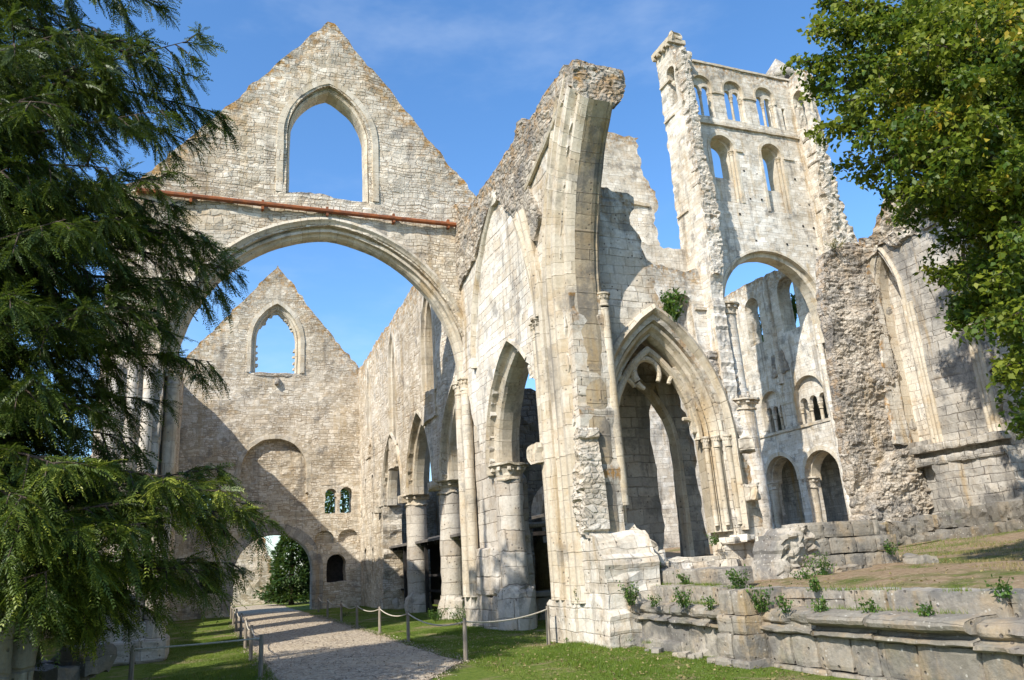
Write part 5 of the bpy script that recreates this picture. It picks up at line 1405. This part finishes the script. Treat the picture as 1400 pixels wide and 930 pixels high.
tag(lv.build('lawn_grass', M['blade'], shape='blade'), 'short green grass of the lawns beside the path', 'grass', kind='stuff')
lv = Leaves()
p, d, h = grass_patch(50000, (9.6, 25), (5.5, 19.5), lambda x, y: (fbm(x*0.45, y*0.45, 0, 95, 3) > 0.15) & ~((x > 9.2) & (x < 14.3) & (y > 12.9) & (y < 14.2)) & ((y < 17.3) | (x > 14.4)), (0.03, 0.09), terr_h)
lv.add(p, d, rvec(len(p)), h, 0.012, RNG.uniform(0, 1, len(p)))
tag(lv.build('terrace_grass', M['dry'], shape='blade'), 'thin dry grass scattered over the bare terrace', 'grass', kind='stuff')
lv = Leaves()
p, d, h = grass_patch(26000, (9.6, 30), (11, 20), lambda x, y: (fbm(x*0.5, y*0.5, 0, 97, 3)+0.05*(y-16) > 0.12) & ~((x > 9.2) & (x < 14.3) & (y > 12.9) & (y < 14.2)) & ((y < 17.3) | (x > 14.4)), (0.03, 0.08), terr_h)
lv.add(p, d, rvec(len(p)), h, 0.012, RNG.uniform(0, 1, len(p)))
tag(lv.build('terrace_grass', M['blade'], shape='blade'), 'green grass on the mound at the foot of the chapel ruin', 'grass', kind='stuff')

lv = Leaves()
for n, xc, y0, y1, z0 in ((3500, 8.98, 4.5, 16.3, 0.87), (2200, 9.42, 12.9, 17, 1.17), (900, 8.35, 13.6, 16.8, 0.15), (2500, 9.2, 4.5, 17, 1.15)):
    y = RNG.uniform(y0, y1, n); k = fbm(y*1.1, xc, 0, 71, 3) > 0.12; y = y[k]; n = len(y)
    p = np.stack([xc+RNG.normal(0, 0.05, n), y, np.full(n, z0)], 1)
    lv.add(p, np.stack([RNG.normal(-0.15, 0.4, n), RNG.normal(0, 0.4, n), np.ones(n)], 1), rvec(n), RNG.uniform(0.03, 0.13, n), 0.010, RNG.uniform(0, 1, n))
tag(lv.build('ledge_grass', M['blade'], shape='blade'), 'thin grass growing in the joints of the low wall', 'grass', kind='stuff')

# loose gravel spilling over the path edges and leaves fallen on the bare patches
lv = Leaves(); n = 9000
y = RNG.uniform(13.5, 40, n); side = RNG.integers(0, 2, n)
xr_ = np.where(y < 16, 4.95-0.62*(16-y), 4.95)
x = np.where(side == 1, xr_+RNG.normal(0.03, 0.13, n), 1.28+RNG.normal(-0.03, 0.12, n))
m2 = RNG.uniform(0, 1, n) < 0.45; x = np.where(m2, RNG.uniform(1.3, np.maximum(xr_, 1.4)), x)
lv.add(np.stack([x, y, ground_h(x, y)+np.where(m2, 0.045, 0.022)], 1), np.stack([RNG.normal(size=n), RNG.normal(size=n), RNG.normal(0, 0.2, n)], 1), rvec(n)*0.3+np.array((0, 0, 1)), RNG.uniform(0.02, 0.05, n), RNG.uniform(0.015, 0.04, n), RNG.uniform(0, 1, n))
tag(lv.build('loose_gravel', M['gravel'], fold=0.5), 'loose gravel scattered along the edges of the path', 'gravel', kind='stuff')
lv = Leaves(); n = 2600
x = np.concatenate([RNG.uniform(5, 8.6, n//2), RNG.uniform(9.6, 26, n//2)]); y = np.concatenate([RNG.uniform(9.5, 22, n//2), RNG.uniform(5.5, 15.5, n//2)])
z = np.concatenate([ground_h(x[:n//2], y[:n//2]), terr_h(x[n//2:], y[n//2:])])+0.03
k = ~((x > 10.5) & (x < 14.4) & (y > 12.3) & (y < 14.2))
x, y, z = x[k], y[k], z[k]; n = len(x)
lv.add(np.stack([x, y, z], 1), np.stack([RNG.normal(size=n), RNG.normal(size=n), RNG.normal(0, 0.3, n)], 1), rvec(n)*0.4+np.array((0, 0, 1)), RNG.uniform(0.04, 0.08, n), RNG.uniform(0.03, 0.05, n), RNG.uniform(0, 1, n))
tag(lv.build('fallen_leaves', M['dry']), 'dry fallen leaves on the lawn and the terrace', 'leaves', kind='stuff')

# ---- small plants
def tuft(x, y, z, r, h, n, label, cat='plant', leaf=0.065, wd=0.038, mat='bush', name='weed', out=(0, 0), group=None):
    e = empty(name, (x, y, z), label, cat, group)
    lv = Leaves(); st = MB()
    for i in range(max(6, n//9)):
        a = RNG.uniform(0, 2*math.pi); q = r*math.sqrt(RNG.uniform(0, 1))
        tip = np.array((x+q*math.cos(a)+out[0], y+q*math.sin(a)+out[1], z+h*RNG.uniform(0.55, 1.0)))
        base = np.array((x+0.3*q*math.cos(a), y+0.3*q*math.sin(a), z-0.02))
        mid = (base+tip)/2+rvec()[0]*0.03
        tube(st, [base, mid, tip], [0.008, 0.006, 0.003], 4)
        t = RNG.uniform(0.15, 1.0, 14)[:, None]
        P = base*(1-t)**2+2*mid*t*(1-t)+tip*t*t+rvec(14)*0.03
        D = rvec(14)+np.array((0, 0, 0.25))+(tip-base)*0.6
        lv.add(P, D, rvec(14)*0.6+np.array((0, 0, 1)), RNG.uniform(0.6, 1.2, 14)*leaf, RNG.uniform(0.7, 1.2, 14)*wd, RNG.uniform(0, 1, 14))
    st.build('stems', M['bush'], e); lv.build('foliage', M[mat], e)
    return e
WL = [(8.05, 16.55, 0.85, 0.22, 0.55, 140, 'leafy weed at the foot of the white pier, left of the window wall'),
      (8.35, 15.55, 0.88, 0.20, 0.75, 130, 'tall climbing weed on the low wall moulding under the torn pier'),
      (8.45, 15.05, 0.88, 0.25, 0.6, 160, 'bushy green weed on the moulding beside the torn pier'),
      (8.55, 13.2, 0.88, 0.25, 0.45, 150, 'green weed on the low wall moulding below the window wall'),
      (8.6, 11.0, 0.86, 0.20, 0.5, 150, 'round green weed sprouting just right of the small stone buttress'),
      (8.7, 9.75, 0.88, 0.15, 0.26, 90, 'small green weed on the moulding right of the buttress weed'),
      (8.72, 7.85, 0.88, 0.14, 0.20, 70, 'low weed on the low wall ledge towards the right'),
      (9.0, 12.0, 1.15, 0.3, 0.5, 170, 'weed clump on the upper course behind the stone buttress'),
      (11.55, 12.75, 1.15, 0.35, 0.75, 240, 'big green weed growing from the rubble at the left of the block stack'),
      (11.0, 12.6, 1.1, 0.3, 0.4, 140, 'low weed below the rubble end of the block stack'),
      (13.9, 13.1, 1.55, 0.16, 0.4, 90, 'small mossy weed in the right end of the block stack'),
      (8.3, 16.3, 0.1, 0.22, 0.35, 130, 'weed on the footing below the low wall moulding near the pier'),
      (7.95, 17.2, 0.0, 0.15, 0.3, 70, 'small weed on the grass at the foot of the white pier'),
      (8.05, 25.6, 0.0, 0.6, 0.9, 380, 'spreading leafy weeds around the foot of the big crossing pier'),
      (8.0, 28.9, 0.0, 0.45, 0.6, 260, 'weeds at the foot of the nearest round nave column'),
      (11.6, 16.25, 2.0, 0.2, 0.35, 100, 'weed rooted in the window wall base below the opening'),
      (13.5, 16.2, 1.45, 0.35, 1.0, 260, 'dark leafy plant at the right foot of the traceried window wall'),
      (9.4, 14.3, 1.2, 0.3, 0.35, 140, 'weed on the stepped course below the traceried window'),
      (5.9, 37.0, 0.0, 0.3, 0.25, 90, 'low plant on the lawn near the far nave columns')]
for a in WL: tuft(a[0], a[1], a[2], a[3], a[4]*0.75, int(a[5]*0.8), a[6])
for (x, y, z, l) in ((8.5, 14.2, 0.87, 'small weed in a moulding joint between two taller weeds near the pier'), (8.75, 8.8, 0.87, 'tiny weed in the moulding joint midway along the right stretch of low wall'), (8.6, 10.4, 0.87, 'tiny weed on the moulding just right of the buttress'),
                     (9.05, 10.2, 1.15, 'tiny weed on top of the upper course right of the buttress'), (9.05, 7.0, 1.12, 'tiny weed on top of the upper course near the right edge'), (9.4, 15.4, 1.5, 'weed in the stepped course under the torn pier'), (8.55, 12.4, 0.85, 'weed beside the left face of the small stone buttress')):
    tuft(x, y, z, 0.14, 0.22, 60, l)
tuft(11.25, 16.35, 7.75, 0.36, 0.95, 330, 'bright leafy sapling growing on the hood of the traceried window', 'plant', 0.13, 0.075, name='sapling', out=(0.15, 0))
tuft(8.3, 22.6, 13.75, 0.18, 0.35, 60, 'tiny plant on top of the white choir wall', leaf=0.08)
tuft(23.2, 21.7, 13.3, 0.5, 0.35, 120, 'dry tuft along the top of the rubble chapel wall', leaf=0.14, wd=0.03, mat='dry')
tuft(9.9, 24.2, 0.0, 0.4, 0.35, 120, 'weeds in the shade behind the white choir wall')
for (y, z, l) in ((46.1, 18.3, 'bushy plant filling the right clerestory window under the tower arch'), (50.4, 18.3, 'bushy plant filling the left clerestory window under the tower arch')):
    tuft(42.9, y, z, 0.8, 3.0, 560, l, 'shrub', 0.34, 0.22, name='shrub')

# ---- conifers / trees beyond the west front
def cone_tree(x, y, h, r, n, label, name='conifer', leaf=0.45, z0=0.3, group=None, round_=False):
    e = empty(name, (x, y, 0), label, 'tree', group)
    q = MB(); tube(q, [(x, y, -0.3), (x, y, h*0.5), (x, y, h*0.93)], [0.22, 0.15, 0.04], 8); q.build('trunk', M['bark'], e)
    lv = Leaves()
    t = RNG.uniform(0, 1, n); z = z0+(h-z0)*t**(1.0 if round_ else 1.25)
    rr_ = r*(np.sin(np.pi*np.clip(t*0.92+0.06, 0, 1))**0.7 if round_ else (1-t)**0.75*np.clip(t*8+0.5, 0, 1))
    a = RNG.uniform(0, 2*np.pi, n)
    lump = 1+0.45*vnoise(a*1.8, z*1.1, x, 9)+0.2*vnoise(a*5, z*3, x, 10)
    q_ = rr_*lump*RNG.uniform(0.35, 1, n)**0.5
    P = np.stack([x+q_*np.cos(a), y+q_*np.sin(a), z], 1)
    D = np.stack([np.cos(a), np.sin(a), RNG.uniform(-0.5, 0.5, n)], 1)+rvec(n)*0.4
    lv.add(P, D, rvec(n)*0.5+np.array((0, 0, 1)), leaf*RNG.uniform(0.6, 1.2, n), leaf*0.4, RNG.uniform(0, 0.85, n))
    lv.build('crown', M['farleaf'], e)
cone_tree(5.6, 58, 6.5, 2.2, 9000, 'dark bushy conifer filling the right half of the west doorway', leaf=0.35)
cone_tree(9.5, 60, 9.0, 2.6, 8000, 'tree glimpsed through the small twin window of the far gable', 'garden_tree', 0.4, 1.0, None, True)
cone_tree(52, 60, 22, 7, 9000, 'green tree beyond the clerestory windows of the great nave', 'garden_tree', 0.9, 4, None, True)

# ---- YEW (left): drooping sprays of flat needles on long branches
def yew():
    bx, by = -6.0, 14.2
    e = empty('yew_tree', (bx, by, 0), 'big dark yew with drooping needle sprays filling the left side', 'tree')
    wood = MB()
    tube(wood, [(bx, by, -0.3), (bx+0.1, by, 4), (bx-0.1, by+0.1, 9), (bx, by, 15), (bx, by, 18.5)], [0.75, 0.55, 0.42, 0.2, 0.05], 12)
    lv = Leaves()
    SP = []          # spray: origin, direction, size, tone
    rnd = np.random.default_rng(5)
    tips = YEW_TIPS
    for (tx, ty, tz, zr) in tips:
        p0 = np.array((bx, by, zr)); p3 = np.array((tx, ty, tz))
        L = np.linalg.norm(p3-p0)
        mid = (p0+p3)/2+np.array((0, 0, 0.10*L))+rnd.normal(size=3)*0.25
        T_ = np.linspace(0, 1, 15)
        C = [(1-t)**2*p0+2*t*(1-t)*mid+t*t*p3 for t in T_]
        tube(wood, C, [0.055*(1-t)+0.006 for t in T_], 6)
        # side branches
        m_ = int(L*5.0)
        for i in range(m_):
            t = 0.22+0.78*(i+rnd.uniform(0, 1))/m_
            c = (1-t)**2*p0+2*t*(1-t)*mid+t*t*p3
            tan = unit(2*(1-t)*(mid-p0)+2*t*(p3-mid))
            side = unit(np.cross(tan, (0, 0, 1)))*(1 if i % 2 else -1)
            l2 = (0.40+1.35*(1-t))*rnd.uniform(0.6, 1.15)
            dr = unit(tan*rnd.uniform(0.4, 1.1)+side*rnd.uniform(0.1, 1.0)+np.array((0, 0, rnd.uniform(-1.1, 0.55))))
            pts = [c+dr*l2*s+np.array((0, 0, -0.30*l2*s*s)) for s in (0, 0.33, 0.66, 1.0)]
            tube(wood, pts, [0.018, 0.013, 0.009, 0.004], 4)
            for j in range(int(8+l2*26)):
                s = rnd.uniform(0.1, 1.0)
                o = c+dr*l2*s+np.array((0, 0, -0.30*l2*s*s))
                sd = unit(dr*0.7+unit(np.cross(dr, (0, 0, 1)))*rnd.choice((-1, 1))*rnd.uniform(0.1, 1.0)+np.array((0, 0, rnd.uniform(-1.2, 0.25))))
                SP.append((o, sd, rnd.uniform(0.20, 0.46)))
    O = np.array([s[0] for s in SP]); D = np.array([s[1] for s in SP]); S = np.array([s[2] for s in SP])
    K = len(SP)
    tone = np.clip(rnd.uniform(0, 0.7, K)+0.35*fbm(O[:, 0]*0.8, O[:, 1]*0.8, O[:, 2]*0.8, 5, 2), 0, 0.95)
    N = unit(np.array((0, 0, 1.0)))+rnd.normal(size=(K, 3))*0.6
    sv = np.cross(D, N); sv /= np.linalg.norm(sv, axis=1, keepdims=True)
    nb = 13
    for b_ in range(nb):
        f = (b_+0.5)/nb
        for sg in (-1, 1):
            P = O+D*(S*f)[:, None]+np.array((0, 0, -1))*(S*0.25*f*f)[:, None]
            dd = D*0.75+sv*sg*0.8+rnd.normal(size=(K, 3))*0.15+np.array((0, 0, -0.18))
            lv.add(P, dd, N, S*0.235*(1-0.5*f)*rnd.uniform(0.6, 1.25, K), S*0.052, np.clip(tone+rnd.uniform(-0.1, 0.1, K)+0.22*(f > 0.8)+0.16*(O[:, 2] < 5.0), 0, 1))  # new growth lightens spray tips; sunlight on low boughs is put into tone
    wood.build('trunk', M['bark'], e)
    lv.build('crown', M['yew'], e)
    return K
def at(px, py, Y):
    """world point of a picture position at distance Y along the nave (used once to place branch tips)"""
    d = rt2*((px-700)/1039.785)+up2*(-(py-465)/1039.785)+fw
    return Vector((0, 0, CAM_Z))+d*(Y/d.y)
YEW_TIPS = []
_r = random.Random(8)
for px, py, Y in ((222, 5, 13.5), (262, 55, 13.2), (258, 105, 14), (225, 150, 13), (312, 158, 14.5), (262, 195, 15), (225, 245, 13), (275, 318, 14), (245, 285, 15.5), (300, 388, 14.5), (322, 372, 15.5), (290, 495, 14.5),
                  (235, 455, 13.5), (205, 545, 15), (185, 600, 13), (362, 712, 12.5), (335, 690, 13.2), (300, 672, 12), (325, 770, 13.8), (300, 640, 13.5), (280, 780, 12.5), (245, 655, 11.5), (215, 770, 12.8), (195, 830, 13.5), (150, 800, 12.5),
                  (110, 40, 12), (60, 140, 11), (140, 120, 13.5), (150, 230, 12), (90, 300, 11), (165, 360, 13), (120, 430, 11.5), (170, 470, 14), (60, 520, 11), (130, 560, 12.5), (90, 640, 10.5), (160, 690, 11.5),
                  (40, 720, 10.5), (120, 730, 10.8), (200, 715, 11.2), (20, 400, 10.5), (10, 230, 11), (20, 60, 11.5), (175, 60, 15), (170, 320, 16), (140, 520, 16), (100, 200, 16), (60, 350, 16), (60, 600, 14), (130, 770, 14), (160, 300, 12.2), (120, 330, 14), (20, 620, 12), (185, 420, 12.4), (150, 640, 14.5)):
    p = at(px, py, Y)
    YEW_TIPS.append((p.x, p.y, p.z, max(1.2, p.z-_r.uniform(-0.8, 2.2))))
# crown also continues outside the frame, behind and above
for k in range(26):
    a = _r.uniform(0, 2*math.pi); z = _r.uniform(2.5, 16)
    R0 = 4.8*(1-z/20)
    if math.cos(a) > 0.15 and z < 14: continue
    YEW_TIPS.append((-6+R0*math.cos(a), 14.2+R0*math.sin(a), z-0.6, z+0.3))
_q = list(YEW_TIPS)
for (x, y, z, zr) in _q[:95]:
    for k in range(1):
        t = _r.uniform(0.5, 0.82)
        X, Y, Z = -6+(x+6)*t+_r.gauss(0, 0.5), 14.2+(y-14.2)*t+_r.gauss(0, 1.0), z+_r.gauss(0, 0.6)-0.2
        YEW_TIPS.append((X, Y, max(Z, 1.2), max(1.0, Z-_r.uniform(-0.6, 1.8))))
print('yew sprays', yew())

# ---- BROADLEAF (right)
def lime():
    bx, by = 18.0, 9.2
    e = empty('broadleaf_tree', (bx, by, 1.3), 'leafy broadleaf tree with yellowing sunlit leaves hanging in from the right edge', 'tree')
    wood = MB(); lv = Leaves()
    tube(wood, [(bx, by, 1.0), (bx+0.1, by, 5), (bx-0.1, by, 10), (bx, by, 17)], [0.5, 0.4, 0.28, 0.06], 12)
    rnd = np.random.default_rng(15)
    for (tx, ty, tz, zr) in LIME_TIPS:
        p0 = np.array((bx, by, zr)); p3 = np.array((tx, ty, tz)); L = np.linalg.norm(p3-p0)
        mid = (p0+p3)/2+np.array((0, 0, 0.18*L))+rnd.normal(size=3)*0.3
        T_ = np.linspace(0, 1, 13)
        tube(wood, [(1-t)**2*p0+2*t*(1-t)*mid+t*t*p3 for t in T_], [0.07*(1-t)+0.007 for t in T_], 6)
        m_ = int(6+L*4.6)
        for i in range(m_):
            t = 0.28+0.72*(i+rnd.uniform(0, 1))/m_
            c = (1-t)**2*p0+2*t*(1-t)*mid+t*t*p3
            tan = unit(2*(1-t)*(mid-p0)+2*t*(p3-mid))
            l2 = (0.30+0.9*(1-t))*rnd.uniform(0.6, 1.2)
            dr = unit(tan*0.7+rnd.normal(size=3)*0.6+np.array((0, 0, -0.2)))
            tube(wood, [c, c+dr*l2*0.5, c+dr*l2+np.array((0, 0, -0.2*l2))], [0.012, 0.008, 0.003], 4)
            k = int(30+l2*48)
            tw_tone = rnd.uniform(0.0, 0.65)+(0.35 if rnd.uniform() < 0.3 and tz > 5.5 else 0)
            s = rnd.uniform(0.05, 1.05, k)[:, None]
            P = c+dr*l2*s+np.array((0, 0, -0.22*l2))*s*s+rnd.normal(size=(k, 3))*0.085
            D = dr*0.5+rnd.normal(size=(k, 3))*0.7+np.array((0, 0, -0.35))
            Nn = rnd.normal(size=(k, 3))*0.55+np.array((-0.25, -0.2, 0.9))
            tone = np.clip(tw_tone+rnd.uniform(-0.22, 0.22, k), 0, 1)
            lv.add(P, D, Nn, rnd.uniform(0.075, 0.13, k), rnd.uniform(0.06, 0.095, k), tone)
    wood.build('trunk', M['bark'], e)
    lv.build('crown', M['lime'], e)
    return sum(len(a) for a in lv.c)
LIME_TIPS = []
for px, py, Y in ((1118, 5, 8.2), (1105, 45, 8.0), (1098, 85, 8.0), (1112, 120, 8.4), (1128, 175, 8.2), (1150, 140, 7.6), (1165, 225, 8.4), (1180, 180, 7.4), (1208, 265, 8.4), (1220, 215, 7.2), (1250, 295, 8.6), (1262, 250, 7.0), (1290, 335, 8.8),
                  (1285, 380, 8.4), (1300, 420, 8.2), (1308, 440, 8.3), (1340, 440, 7.2), (1365, 520, 8.0), (1392, 585, 7.6),
                  (1160, 30, 7.8), (1200, 90, 7.4), (1240, 60, 7.0), (1250, 150, 6.8), (1300, 110, 6.6), (1300, 200, 6.6), (1340, 160, 6.4), (1350, 260, 6.6), (1380, 220, 6.2), (1380, 330, 6.6), (1360, 380, 6.8), (1390, 430, 6.6), (1320, 300, 7.4), (1330, 20, 6.6),
                  (1390, 60, 6.0), (1280, 20, 7.2), (1390, 500, 7.0), (1190, 20, 8.6), (1230, 190, 8.4), (1310, 260, 8.8), (1350, 330, 9), (1380, 440, 9), (1340, 100, 8.5), (1260, 100, 8.8), (1390, 140, 8.6), (1395, 280, 8.8), (1220, 130, 9.2), (1310, 380, 7.6), (1385, 440, 7.8)):
    p = at(px, py, Y)
    LIME_TIPS.append((p.x, p.y, p.z, min(13, max(2.2, p.z+random.Random(px+py).uniform(-1.2, 1.5)))))
for k in range(75):     # the bulk of the crown stands outside the frame and shades the chapel wall
    x, y, z = _r.uniform(16.8, 23), _r.uniform(6, 15.5), _r.uniform(6.5, 17)
    if x/y < 1.36+0.012*max(0, 12-z) and z < 16: continue
    LIME_TIPS.append((x, y, z, min(15, max(3, z-_r.uniform(0, 2.5)))))
for k in range(90):
    x, y, z = _r.uniform(16.8, 24), _r.uniform(12, 18.5), _r.uniform(8, 17.5)
    if x/y < 1.22 or (x/y < 1.30 and z < 11) or z < 7+4*(1.4-x/y)*5: continue
    LIME_TIPS.append((x, y, z, min(15, max(4, z-_r.uniform(0, 2.5)))))
print('lime leaves', lime())
